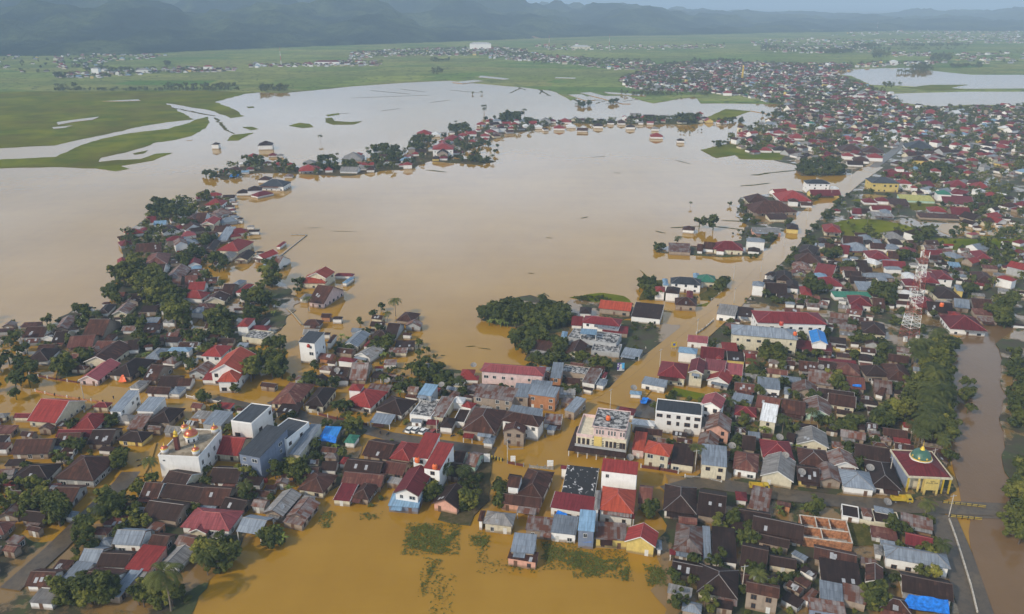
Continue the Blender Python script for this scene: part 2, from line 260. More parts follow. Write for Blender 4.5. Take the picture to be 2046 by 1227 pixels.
HD = {
'T1': """865 255 1200 315 1365 125 3.5 g db w
1290 345 1745 430 1830 220 3.5 h pk w
560 530 845 548 975 385 4 g gb w
850 550 930 560 1105 430 3 s gy t
920 565 1085 600 1200 440 3 g br t
240 712 425 738 552 565 3 g gb w
425 742 715 775 815 610 3.4 g db w
708 768 935 815 1095 592 4 s rd p
1030 745 1215 790 1385 600 3 G gy w
70 872 228 908 378 742 3 s gb w
215 975 555 1015 740 790 3.5 g br w
552 1032 640 1078 860 815 3.1 s gb t
1195 525 1440 590 1530 480 2.8 g rs t
760 200 880 218 900 172 2.5 s gy t
445 545 558 555 590 465 2.5 s gb t
80 260 175 275 250 212 2.2 s gb t
-260 930 -40 980 60 800 3 g br w
-240 1100 -30 1140 60 1010 3 s gy w
1345 405 1510 445 1560 330 2.9 G pk c""",
'T2': """385 220 575 265 750 40 3.6 G gy t
590 260 810 290 950 120 3 G rs t
570 310 760 350 830 270 2.5 s rs t
745 85 870 105 905 58 2.8 s gy t
105 405 350 440 490 270 3.2 g gb x @shed
-60 180 160 215 290 90 3 g db t""",
'U1': """-60 1130 185 1145 335 970 3.2 g br w
20 890 400 940 620 690 3.6 h br w
1090 960 1310 1020 1490 850 4 g db w
855 1095 1045 1110 1200 940 3 g br w
1100 1078 1475 1160 1600 980 3.2 g db t
1500 1150 1760 1200 1850 1000 3 g br t
-250 300 10 350 288 115 3.5 g rd c
165 395 412 408 562 240 3.5 h rd w
20 470 370 480 420 400 3 g cr t
560 210 670 218 860 35 5 s gb w
835 205 1005 218 1130 95 4.6 s gb w
600 300 760 320 830 255 2.8 s gy o
745 388 900 400 985 265 2.9 s rs t
950 315 1170 335 1330 185 3.5 h db w
640 505 890 540 1000 430 3.2 h db y
380 530 580 570 650 400 3 g db t
0 560 230 560 330 430 3 g br t
440 610 700 640 740 590 2.2 s ru o
1485 345 1690 355 1840 235 4.6 s gb g
-420 640 -60 660 40 500 3.2 g br w
-420 900 -60 930 40 760 3.2 h db w""",
'U2': """95 310 315 330 535 150 9.5 f ch w @whiteblock
190 645 405 690 690 430 8.6 s ch b @blueblock
480 450 680 510 890 325 7.4 f ch w
700 650 815 665 1040 395 4.6 s gb c
1030 505 1185 540 1212 405 3 s bb t
1270 530 1375 548 1420 460 3.2 f gn w
-80 635 195 682 330 490 3.6 g rd c
-100 930 180 965 260 790 3.2 g db w
520 130 790 160 960 -60 3.2 h ru c
845 155 1050 165 1200 -20 3.9 h db c
590 215 790 250 840 150 2.6 s db x
1290 130 1545 195 1690 20 3.5 h rd w
1600 195 1860 270 1990 110 3.3 h db w
1530 325 1735 352 1790 265 2.8 s gb x
1470 655 1720 720 1830 540 3 g br w
1260 850 1620 900 1700 730 3.2 g db t
1225 950 1640 985 1720 850 3.1 g ru t
800 1005 1060 1060 1190 870 3.2 h br c
1165 1112 1330 1140 1400 985 2.8 s cr c
1330 1090 1512 1118 1640 960 3 h br t
830 880 990 890 1030 780 2.8 g br t
1040 810 1190 830 1210 730 2.7 g db t
1205 750 1265 758 1320 685 2.5 s rd t""",
'U3': """225 680 385 700 510 478 8 s rd w
360 785 515 830 632 590 8 s rd w @redpair
30 1045 290 1085 435 835 5.2 G cr w
0 690 200 730 300 550 4.5 h rd t
-80 830 130 880 210 740 3 g ru t
0 1165 300 1215 310 1085 3.1 s lb b
640 730 750 760 790 630 3 g br g
780 760 880 800 940 650 3.2 g rs m
590 860 700 900 760 750 3 g db t
430 1150 690 1215 800 1040 3.5 G db p
200 240 415 272 540 100 4.5 f co w
425 255 550 290 640 110 4.2 s rs w
735 160 830 195 870 135 3.6 s rd w
640 120 750 140 770 75 4.2 s wh w
555 95 640 110 730 20 4.1 s rs t
510 370 640 395 670 290 3.5 f co g
660 310 770 340 800 200 3 f db w
740 400 1080 455 1180 210 4.4 h br t
735 480 840 492 870 430 2.8 s rd x
940 535 1045 550 1085 465 2.8 s gb w
1150 300 1530 385 1560 280 6 h br w
1150 415 1370 440 1390 370 5.5 G br w
1210 220 1530 275 1555 205 5 s gb w
1560 340 1740 350 1765 260 3.2 s rs w
1590 400 1680 415 1700 365 2.8 s gb w
1280 1060 1560 1120 1665 840 4 h br w
1185 985 1310 1000 1360 880 5.6 g br w""",
'V3': """370 1160 530 1175 625 1065 6 s lb g
1085 892 1830 935 1900 835 7.5 h pk k @school
1590 1040 1700 1050 1760 960 4 h rd t
880 930 1040 940 1050 870 3.2 h rd t
870 985 1090 995 1095 940 2.6 s rd t
1690 620 1985 665 2035 550 3.4 s br w
0 480 130 500 220 350 3 g db w
120 290 310 310 415 215 3 h br t
440 840 580 860 600 805 2.6 s gy t
0 950 200 975 220 940 2.6 s rs t
1020 1180 1480 1240 1560 1110 5 s rs t
1490 1180 1670 1195 1700 1060 5.3 s gb t
1670 1150 1990 1200 2030 1095 6 s gb o
1690 1080 1940 1100 1955 1020 6.3 s gb o""",
'U4': """30 200 140 225 270 110 4 s gb t
1445 145 1655 208 1665 90 8 G pk w
965 208 1440 256 1455 128 8.4 f ch w @wideblock
720 345 960 370 970 310 4 f wh w
860 625 1125 690 1140 560 5.6 h or c @redvilla
735 600 860 625 880 460 4 s or k
980 740 1115 755 1140 700 3 G rd c
1130 740 1360 780 1370 590 3.6 s db c
740 430 1030 460 1050 400 3.5 g br t
1435 755 1700 785 1695 600 5.6 s gb c
1480 390 1740 440 1740 300 5 G rs w
1420 390 1480 400 1500 250 4 s gy t
1400 560 1610 600 1620 470 3.5 G rs t
415 820 785 865 795 750 8.5 s rd w @parapet
0 1050 340 1080 400 830 4.2 s dm w
0 800 400 840 400 800 4.6 s cr t
790 1150 930 1170 950 980 3 g ru t
580 230 750 260 775 190 3.4 s cr t""",
'T4': """235 185 585 240 595 0 5 h or w
180 215 585 285 590 238 4 s or x
180 190 236 195 258 0 5.5 s gy w
860 200 1195 235 1210 -30 3.8 h db w
1200 240 1480 290 1500 20 3.5 g db t
985 585 1270 650 1260 370 4 h rs t
930 635 1275 672 1275 622 3 s cr x
1270 680 1350 690 1330 395 3.2 s gb t
1345 700 1590 715 1590 410 3.2 s db w
1190 1010 1600 1075 1630 790 3.5 h db c
930 820 1230 860 1280 720 3 g db t
20 395 185 410 205 225 6 s lb b @bluehut
180 490 500 490 520 335 3.8 s rs y
500 500 805 575 812 425 3.8 G rd y @yellowhouse
800 590 855 590 855 490 3 s gb t""",
'T3': """1490 165 1960 240 1990 95 4 s cr w
820 325 1115 358 1150 230 4 h gy c
765 305 820 310 850 200 4 s br w
985 125 1390 175 1420 60 3.5 g br w
1240 390 1520 420 1540 290 3.5 s rs w
1500 410 1750 450 1760 285 3.8 s gb w
1060 670 1345 715 1375 625 3.4 s br p
1085 610 1320 625 1365 455 4.3 s gb t
1160 215 1340 250 1345 180 3 s rs x""",
'T5': """0 150 185 215 175 20 3 s rs t
0 370 480 460 500 310 3.5 g db c
-130 290 170 330 190 200 3 g db t
850 230 1010 260 1000 150 3 f db w
1040 240 1140 250 1120 165 3.2 s rs t
1130 200 1310 215 1340 165 3.2 s gb t
1150 290 1390 320 1360 200 3 f db w
1380 310 1680 360 1700 270 3.2 s rs o
1420 500 1680 545 1690 430 3 g cr t
1250 625 1860 730 1820 590 4.6 h gb w
1150 590 1230 605 1220 510 3 s gy t
1380 950 1850 1010 1860 820 3.5 g db w
165 695 415 730 420 625 3 g db w
560 640 960 700 1000 570 3.3 g br t
650 860 1030 915 1000 700 3.3 s db w
1055 850 1225 880 1240 720 4.5 G br w
640 1000 860 1040 850 885 3.5 s gb t
860 1000 1090 1080 1060 930 3.3 s rs t
540 1110 880 1150 870 1045 3.3 s rs b
470 1000 540 1040 640 940 3 s rs t
-120 700 130 740 180 520 3 g db c
-60 945 250 995 280 880 5.5 g br w
-100 870 240 880 250 780 3 g br t""",
'U5': """1530 712 1890 722 1730 500 5.5 h cr y @mosque2
1000 785 1265 815 1215 665 3.8 h gb w
1245 780 1510 840 1390 600 3.5 h db w
800 740 990 755 960 620 3.5 G rs t
905 620 1130 640 1070 520 3.6 G rs w
640 600 890 630 860 490 3.7 h br w
620 740 800 755 790 620 3.3 g db y
345 690 615 765 595 590 3.9 G gy w
90 640 300 670 320 520 4 h ru w
345 545 605 570 560 420 4 h cr w
615 440 880 470 870 350 3.3 G gy c
700 190 930 230 880 100 3.6 G rs m
328 240 460 272 462 145 5 s wh c
300 130 490 180 480 70 3.5 g ru t
490 180 690 210 690 90 3.5 g br t
105 200 290 220 295 140 3.2 h cr w
880 110 1110 150 1090 60 3.4 g br w
1110 100 1295 130 1280 90 2.8 s bb w
1090 545 1380 590 1370 470 3.5 g db w
540 410 610 440 615 360 3 g ru t
170 480 280 495 285 380 3.3 g db t
120 900 215 905 215 830 3 s cr t
1260 30 1330 50 1375 -10 3 g br w
-20 330 90 350 80 240 3.5 G rs w""",
'V2': """905 545 1100 560 1230 455 9.5 s ch w @whitetower
1235 560 1290 560 1370 460 4 s br t
1460 580 1620 620 1720 460 3.5 G gb c
1640 690 1760 770 1845 640 3.5 G gy w
1690 590 1840 620 1870 545 3 s cr w
1735 510 1960 510 2045 420 3.2 h db t
1360 765 1560 785 1620 740 5 s cr w
1270 935 1470 950 1560 850 3.5 g db w
1510 985 1710 995 1780 800 3 g rs t
1750 955 2000 990 2045 930 2.6 s db x
1130 870 1290 880 1360 830 2.6 s rs t
195 365 330 370 410 270 5 h rd w
340 405 560 415 590 360 3.5 s cr w
270 480 500 520 610 430 4 f co c
420 350 500 350 600 270 3 s ru t
-130 900 240 905 430 690 6 G or w @orangehouse
-40 1010 200 1012 290 880 5.0 h or w
1330 1000 1500 1000 1500 960 3.4 f db c
1490 1110 1640 1120 1690 1040 5.4 h rd w
1700 1110 1960 1130 2020 1060 3 s rs t""",
'V1': """1735 700 1950 730 2045 600 5 h rd w
1740 980 1880 1000 1950 880 3 s rd w
1555 912 1760 945 1890 835 3.2 G rs w
0 400 160 400 235 260 3.5 G rs t
500 210 630 215 700 110 3 h db w
670 220 845 220 945 110 3 G rs c
1580 205 1735 215 1810 150 4 s gb w
1740 300 1900 300 1930 170 3 g br t
0 540 130 560 200 430 3 g db c
340 480 560 500 750 320 3 g br t
180 600 460 610 500 480 3 g ru t
590 520 690 540 700 470 2.5 s br t
345 775 655 800 900 600 3.6 G br w
480 610 860 640 920 560 3.2 g ru t
860 640 990 640 1000 530 3 g db w
380 660 480 690 540 605 3 s rs t
290 985 505 1010 750 800 3.2 G pk k
740 900 900 1000 1060 780 3.2 h db t
860 1080 980 1095 1100 1000 3 G gy t
1035 745 1225 755 1380 620 3.2 h gb o
1320 650 1570 665 1600 615 4 h lb o
1230 790 1390 805 1520 730 3.2 G rs b
1450 810 1600 790 1720 720 3 h gb w
1060 860 1100 870 1170 810 2.5 s gy t
1040 980 1180 1000 1380 830 3.2 g br t
1200 1060 1420 1070 1520 940 3 g db t
1060 1140 1320 1160 1400 1080 3 g br w
1320 1145 1450 1160 1530 1075 3 s gb w
1400 1060 1580 1060 1640 970 3 g br t
-340 480 -120 500 -40 380 3 g br w
-300 760 -60 780 20 640 3 h db w""",
'V4': """375 315 815 370 830 285 5 h cr w
600 430 900 450 910 380 3 s cr t
550 150 930 185 980 105 4 g or t
960 240 1300 290 1305 150 4 s db w
340 210 480 220 480 145 3.5 f db t
240 350 370 360 390 260 3 g cr t
190 490 760 560 840 450 4.8 f co g
340 450 530 460 550 410 6.4 s lb x
115 505 185 510 205 425 3.5 s lb t
470 640 800 670 840 570 3.6 f co g
170 680 365 700 440 570 3.2 G br w
810 690 1030 715 1095 650 3.2 s gb x
1440 110 1700 120 1715 45 4 h br w
1590 540 1830 560 1845 495 4 s pk w
1465 670 1690 680 1740 620 5 s lb c
1730 735 2010 755 2040 630 3.5 g cr t
1260 930 1590 985 1600 810 4.6 h cr c
1600 900 1780 920 1820 770 6.5 G cr c
1790 860 2040 900 2045 790 5 s pk c
1835 985 2090 1050 2130 930 3.8 G rd w
1070 1025 1340 1085 1360 1010 3.5 s gb w
920 1155 1060 1165 1070 1120 3 s lb w
0 960 130 975 150 820 5 s gb o
120 880 520 945 560 860 4 f co t
370 1010 520 1040 600 900 3.5 s rs w
540 1040 630 1070 660 990 3 s gb t
600 960 640 970 665 900 3.2 s cr t""",
'V5': """470 325 1275 335 1210 195 7.5 h cr w @redhall
180 455 960 520 940 400 7.6 h gb c @creamhall
940 620 1370 670 1340 580 3 s cr x
1115 560 1305 572 1275 430 5 G bb w
1715 430 2005 475 1960 345 3.8 h db c
1550 110 1815 125 1800 20 4 h cr w
1570 165 1710 175 1720 100 3.5 G cr w
1820 150 1960 150 1950 50 3.3 g br c
20 215 240 250 250 150 4.5 s gy w
250 240 440 260 440 170 3.5 s db w
1670 760 1850 780 1830 700 3.5 s ch w
1200 790 1640 820 1640 770 3 s cr x
70 660 250 660 250 570 4 s rd t
130 760 330 770 330 680 4.2 s db y
0 740 80 750 80 640 4 s rd t
340 800 470 810 470 690 3.6 s rd w
-20 900 310 940 320 830 4.6 s pk y
480 1078 748 1105 752 995 4.2 s gb w
805 1150 875 1170 860 1080 3.3 s gb t
960 880 1190 900 1190 780 3.4 g br t
1190 880 1390 910 1390 790 3.5 g db t
1390 900 1720 960 1650 820 3.7 h ru t
1060 1020 1390 1060 1400 910 3.5 g rs t
1400 1080 1720 1090 1720 960 3.3 g ru t
880 1140 1190 1170 1200 1060 3.3 G rs t
1190 1190 1620 1250 1600 1130 3.5 g db w
1750 940 2045 950 1950 830 3.7 h db t
1830 1130 2045 1150 2045 1020 3.5 g rs t""",
'V6': """190 990 480 1000 400 810 4 h br t
540 150 770 140 720 30 4.1 h cr w
660 190 960 210 900 110 3.8 g db w
890 402 1300 400 1250 250 4 h cr w
910 240 1060 260 1040 205 4.3 s rd w
960 140 1140 150 1130 60 3.5 g gb t
1180 150 1400 150 1360 60 3.5 g br w""",
'W1': """1000 580 1310 570 1320 495 3.2 g br w
1110 740 1400 730 1400 600 3.6 h ru t
1060 830 1350 850 1370 760 3.1 g db w
1400 900 1600 930 1600 790 3.1 G rs t
1310 1000 1560 1010 1560 900 3 g rs t
1580 1000 1740 980 1780 880 3.2 g ru t
1420 1090 1580 1110 1640 1010 3 g db t
1545 1130 1800 1150 1900 1075 4 h rd w
1640 1040 1840 1040 1870 955 4.1 g rd w
1130 220 1250 210 1240 160 3 g cr t
1220 240 1370 240 1373 205 3 g lb t
1250 300 1380 300 1400 260 3 s ru t
1420 430 1580 430 1590 395 3 s lb t
1600 205 1800 240 1830 130 3.1 h br t
1660 790 1800 775 1800 740 2.8 s lb t""",
'W2': """190 70 370 90 410 0 4 h rd w
80 270 180 280 230 190 3 g br t
150 280 290 290 330 220 5 G rd c
180 200 350 210 370 170 3 s rs t
280 370 440 375 480 320 3 g br w
310 470 430 470 540 350 3 s gb t
140 470 290 475 320 405 3 g br w
70 600 220 600 240 540 3 G db w
210 580 320 600 300 490 3.3 G db t
400 570 590 620 660 500 4.6 h rd c
360 670 500 690 530 620 3.2 s gy c
510 695 670 700 760 610 3.3 G db c
760 665 860 695 1010 620 3.8 G rd w
830 790 930 795 990 690 3 s gb t
930 795 1010 800 1180 690 3.2 g rs w
1020 540 1060 550 1110 490 2.8 s rd t
1305 965 1590 975 1640 880 4 h or c
1390 890 1590 920 1670 840 5.6 G or c @lagoonhouse
1680 885 1900 890 1925 860 2.8 s cr t
1780 965 1830 975 1910 905 2.8 s lb t
1420 1180 1570 1227 1760 1060 3.6 g br k
1280 1150 1370 1160 1420 1100 3 s gy t
1650 1070 1730 1080 1760 1040 3 s lb t
150 1190 400 1180 480 1100 3.3 G br c
380 1100 500 1110 560 1000 3 g br t
510 1080 610 1080 760 980 3.4 s rd w
490 985 580 1000 650 940 3 s gb t""",
'W3': """650 190 810 195 850 155 3.2 h br c
480 470 760 475 775 390 3.1 s rs t
1060 440 1450 455 1440 375 4.1 h cr c
1100 460 1210 470 1225 420 3.6 G cr c
940 430 1080 450 1090 380 3.2 g br c
860 460 940 470 930 400 2.8 g br t
1490 340 1730 350 1735 310 6 s gb w
1500 465 1660 475 1680 430 3 s db w
1560 215 1930 225 1930 180 4 s gy p
490 885 890 895 930 825 5 h ch w
415 905 485 905 480 820 4.6 s lb t
860 860 1110 865 1090 785 4.1 h gn c
800 810 880 810 890 750 4 s lb t
305 985 440 990 450 925 5 s rd g
450 1000 630 1020 640 940 5 f co g
725 1060 810 1070 800 980 3.7 s cr t
1740 770 1840 800 1890 750 4 s db o
1570 905 1725 925 1725 870 6 s gb w""",
'W4': """470 190 640 195 660 130 4.2 h ch y
1000 220 1250 240 1200 150 3.9 h rd c
910 380 1060 385 1060 325 3.2 h db g
930 430 1090 430 1085 395 2.9 s gb t
640 520 880 560 920 440 3.4 h db t
590 640 960 670 960 570 3.3 h br w
570 740 810 740 800 650 3.1 h rs w
870 800 1130 850 1140 725 4 s rd c
830 860 1035 855 1040 795 4.3 s lb t
870 960 1250 970 1200 875 4.1 h cr w
340 880 560 900 560 780 3.6 h db t
480 990 650 1005 650 900 4 h db w
190 1060 480 1070 480 950 3.4 g db x
160 930 310 950 320 890 3.4 s ru t
205 860 305 870 330 790 3.6 s gy o
665 1090 820 1090 820 975 3.3 s rd t
1200 520 1340 540 1350 450 3.4 g cr o
1000 480 1180 490 1180 420 3.3 g br t
1250 400 1520 410 1500 330 3.4 g br w
1320 485 1610 490 1540 400 3.9 h gb y
1250 635 1380 640 1380 600 3 s gb t
1420 700 1580 700 1560 630 3.1 g db w
1470 780 1650 790 1640 725 3.2 g db c
1270 850 1500 850 1480 775 3.3 g db w
1340 930 1560 940 1560 860 3.2 g db t
1130 1120 1620 1110 1600 1050 3.1 s gn w
1450 1025 1700 1025 1670 930 3.6 s gb t""",
'W5': """290 600 560 590 540 490 4.1 h cr w
200 330 370 340 330 280 4.2 G gb t
255 400 370 400 365 345 3.6 s or t
380 390 490 390 470 335 3.7 s gb t
560 340 760 320 720 235 4.2 h gy c
590 400 760 400 750 335 3.4 h ru w
540 470 740 465 700 405 4.1 s gb w
320 460 540 465 530 405 3.4 g br w
680 520 940 550 960 475 3.7 h cr w
1060 550 1290 540 1280 485 3.5 g cr t
1320 530 1510 610 1560 565 4 s gb y
1400 690 1560 700 1540 655 3 s lb x
570 590 720 600 700 520 3.3 g br y
480 660 740 655 720 612 3.5 s gb t
490 710 800 720 790 655 3 g cr t
540 740 760 740 740 705 4 s gb t
240 850 640 850 620 800 3.4 h gb t
430 890 560 890 540 830 3.8 s gb t
790 870 950 860 940 785 4 s wh w
1020 920 1240 920 1230 785 5 h cr w
1240 870 1460 880 1380 765 5 h cr w
790 960 980 960 960 875 3.6 s cr t
710 1080 900 1075 890 1025 3.4 s wh w
1000 1010 1200 1020 1220 950 3.4 g db t
1230 1140 1550 1130 1450 985 4.1 h db c
1510 1030 1610 1040 1570 955 5.1 s gb y
1600 1000 1700 1010 1700 915 3.4 g db t
700 1140 860 1140 850 1085 3.1 g ru t
640 950 780 955 770 900 3.5 s rs o
1750 600 1960 600 1920 500 3.6 h cr w
1760 900 2000 900 1950 780 3.6 h br w""",
'X4': """270 600 640 600 560 495 4.1 h br c
320 760 980 720 900 605 4.6 h br w
600 860 900 850 860 785 3.6 s br w
760 590 1250 580 1150 425 4.6 h rd w
690 460 860 430 820 380 4 g rd w
900 590 1060 590 1060 525 5.1 s br c
1100 650 1280 650 1270 590 3.4 g br w
1240 480 1700 470 1680 425 3.6 g cr y
1180 290 1550 290 1520 245 8 h ch w @roadblock
1560 370 1690 370 1690 345 6 f wh w
1610 740 1730 740 1720 685 3 h cr g
1890 770 2040 770 2040 710 3.1 g cr c
1890 130 1700 140 1740 60 3.4 h db w""",
'X5': """410 455 870 460 780 385 7.6 h ch y @ochreblock
860 500 1090 500 1030 395 7.1 s rd w
1090 560 1195 560 1140 490 5 s rd w
280 790 490 780 480 715 3.5 s cr w
490 760 700 760 680 705 4.6 s cr w
700 810 1010 810 1000 735 4.1 s br w
880 740 1420 750 1400 685 3.6 s go m
1500 655 1730 660 1680 590 7.1 s gn w
1740 655 1915 655 1880 590 7 s cr w
1580 760 2100 800 2050 715 4.6 s cr w
1400 960 1700 975 1560 830 4.2 h rd g
1700 980 2000 980 1980 895 3.3 g cr t
1190 1020 1830 1035 1810 980 3 s br t
400 1000 770 1000 740 945 4.1 s gy w
560 960 730 960 730 900 4.6 s gb t
420 900 730 900 700 850 3.4 g cr t
100 960 380 960 370 900 3.3 g ru t
830 255 960 250 930 175 5.1 h rd w
670 310 880 310 800 235 4.1 h cr w
640 380 1010 380 990 325 3.3 g cr w
1160 95 1340 95 1290 45 6.1 h ch y
400 60 600 70 600 -10 5.1 h rd w
150 140 430 160 330 15 4.1 h br w
20 180 280 180 260 105 3.5 g ch w
1410 290 1550 280 1520 215 6.1 h rd w
1640 520 2010 530 1980 465 5.1 h cr w
1650 110 1800 110 1790 75 3.6 s cr w
1100 300 1200 300 1190 240 3.6 g db w
1250 210 1390 210 1380 150 3.6 g db w
2060 560 2350 560 2300 470 4 h rd w
2100 900 2400 900 2350 800 4 h br w""",
'X1': """225 180 310 180 375 145 6 h ch w
805 185 975 185 960 145 6 h ch w
680 330 800 330 790 270 4 G rd w
920 300 1020 300 1010 280 3 s cr k
1020 320 1100 325 1080 270 3.4 h gy t
980 430 1100 430 1080 375 3.3 h rd t
1130 430 1230 430 1210 375 3.4 h rd t
1320 400 1480 400 1470 365 3.3 h gy w
1280 480 1510 480 1490 430 4.1 h rd c
1795 345 2010 350 1990 295 3.5 h gy w
1910 310 2000 310 2010 260 5 G rd w
1760 485 1960 495 1980 455 3.1 g gy w
590 510 680 510 700 465 3.1 g lb w
660 470 760 470 750 430 3.1 h cr w
460 550 560 550 570 520 2.6 s bb x
760 600 900 600 990 540 4.2 h br w
820 650 1100 665 1160 610 5 h ch w
540 745 680 745 700 700 3.6 h ch w
680 715 850 715 830 665 5.1 h ch w
780 790 940 740 900 710 2.8 s cr w
380 800 520 800 540 765 3 g ru t
1100 545 1200 545 1210 520 2.6 s rs t""",
'X2': """40 700 280 710 260 650 3.4 h gy w
160 650 250 655 265 615 5 G rd w
370 670 540 670 550 600 4 h gy w
680 715 820 715 850 680 3.6 s lb w
675 780 740 780 750 735 3.4 h rd w
740 765 850 765 830 730 5 s rd k
830 640 920 640 930 610 3.6 s rd t
740 680 850 680 860 630 3.1 g rs t
1080 580 1330 580 1320 530 7.5 h rd w @mansion
1150 500 1230 500 1230 470 5 h rd w
900 420 1080 420 1060 360 4.1 h rd t
1060 410 1170 410 1170 385 4 f wh w
1230 480 1440 480 1400 440 3.3 h cr w
1380 430 1500 430 1490 390 3.5 h rd w
1480 410 1600 410 1590 370 4.5 h rd w
1490 500 1590 500 1590 470 3.5 h rd w
1640 430 1750 430 1740 400 4 h rd w
1640 470 1720 475 1740 440 3.5 h rd w
1590 300 1700 300 1700 260 4 h rd w
1700 270 1820 270 1810 220 4.5 h rd w
1750 355 1850 355 1840 325 3.5 h rd w
1960 345 2040 345 2045 310 3.5 h rd w
1500 670 1600 670 1590 630 2.6 h br t
1270 390 1340 390 1340 365 4 h gy w
10 840 140 850 160 805 2.8 s gy w
190 810 320 815 310 770 2.8 s gy w
1180 400 1250 400 1240 375 3.4 g gy w
1860 310 1960 310 1950 280 3.5 g br w""",
'X3': """80 420 175 420 170 390 4 h rd w
70 450 135 450 130 420 3.6 h rd w
200 410 240 410 240 385 3.5 g gy w
310 440 385 440 380 405 4 f wh c
430 385 510 385 500 355 4 h cr w
485 455 590 455 580 410 4 h rd w
530 390 650 390 640 360 4 h rd w
600 430 690 430 680 405 3.5 s wh w
690 470 790 475 800 440 3 g br c
845 430 935 430 930 395 4.5 h ch w
1140 440 1225 440 1220 405 4.5 h ch w
1250 400 1300 400 1300 375 4 g gy w
1300 355 1400 350 1390 315 4 g ch w
1370 450 1440 450 1440 430 4 s gy w
1360 525 1480 525 1470 490 4 h rd w
1600 562 1670 560 1672 530 4.2 f co c
1970 395 2046 400 2040 365 4 h rd w
1180 340 1280 340 1270 300 4 g gy w
1450 350 1530 350 1530 315 4 g gy w""",
'X6': """345 690 450 690 440 655 4 h ch w
475 660 560 660 555 630 4 h rd w
550 640 640 640 630 612 4 h rd w
280 650 350 650 345 620 4 h rd w
450 770 540 770 530 738 4 h rd w
550 770 665 770 650 735 4 h ch c
670 675 790 675 780 645 4 s rd w
605 590 720 590 700 555 4 h rd w
850 745 930 745 920 690 4 h rd w
1070 830 1160 830 1150 765 5 G rd c
1170 700 1250 700 1220 655 4 h rd w
1550 765 1770 770 1740 700 4.5 h ch w
1600 845 1720 845 1710 810 6 h ch y
1720 570 1830 570 1820 540 6 h cr w
1690 490 1810 490 1790 460 4 h rd w
1270 835 1385 835 1360 780 5 h rd w
1210 790 1380 795 1390 740 4 h br w
1060 780 1240 780 1200 725 4 h br w
1650 650 1720 650 1710 615 4 h rd c
1560 640 1620 640 1610 605 4 h cr y
700 720 760 720 750 690 4 h lb w
120 555 200 555 195 530 4 h rd w
170 340 240 340 235 305 6 h rd w
640 385 690 385 680 355 6 h gn y
1980 740 2040 740 2040 720 6 s rd w""",
}
# landmark key -> (photo px, wording, category)
LMK = {'mosque1': (380, 890, 'the white mosque with copper domes', 'mosque'), 'mosque2': (1840, 930, 'the mosque with one green dome', 'mosque'),
 'tower': (1815, 675, 'the red and white lattice tower', 'tower'), 'whiteblock': (500, 840, 'the white block with sunken dark roof', 'building'),
 'blueblock': (530, 905, 'the slate blue three-storey block', 'building'), 'cream': (1205, 870, 'the ornate cream building at the junction', 'building'),
 'wideblock': (1365, 840, 'the wide white block with charcoal roof', 'building'), 'school': (1030, 750, 'the long pink-roofed two-storey school', 'school'),
 'creamhall': (1525, 690, 'the cream two-storey hall with grey roof', 'hall'), 'redhall': (1580, 645, 'the long white hall with crimson roof', 'hall'),
 'whitetower': (620, 700, 'the narrow white three-storey house', 'house'), 'orangehouse': (460, 735, 'the tall orange-red gabled villa', 'villa'),
 'yellowhouse': (1280, 1085, 'the yellow house by the flooded field', 'house'), 'brick': (1655, 1070, 'the roofless brick house', 'house'),
 'tarp': (1840, 1200, 'the big blue tarpaulin', 'tarpaulin'), 'portrait': (1240, 735, 'the blue and purple billboard', 'billboard'),
 'ochreblock': (1768, 375, 'the long ochre two-storey block', 'building'), 'mansion': (885, 310, 'the cream mansion on the lagoon shore', 'mansion'),
 'lagoonhouse': (640, 555, 'the orange-roofed villa on the lagoon spit', 'villa'), 'redpair': (860, 900, 'the tall white rowhouse with red roof', 'house'),
 'shed': (510, 1065, 'the grey tin shed on open posts', 'shed'), 'tent': (250, 762, 'the orange tarpaulin tent', 'tent'),
 'bluehut': (1172, 1060, 'the tall blue hut with tarpaulin wall', 'house'), 'parapet': (1235, 955, 'the white rowhouse with crimson roof band', 'house'),
 'redvilla': (1310, 900, 'the orange-red roofed two-storey villa', 'villa'), 'roadblock': (1640, 380, 'the big white warehouse beside the main road', 'warehouse'),
 'palmcorner': (340, 1205, 'the tall coconut palm bottom left', 'palm'), 'palmright': (1378, 1200, 'the coconut palm bottom centre right', 'palm'),
 'cars': (833, 862, 'the row of white parked cars', 'cars'), 'trucke': (1800, 1000, 'the yellow tipper truck by the mosque', 'truck'), 'fountain': (330, 640, 'the tall grove on the left bank', 'grove')}
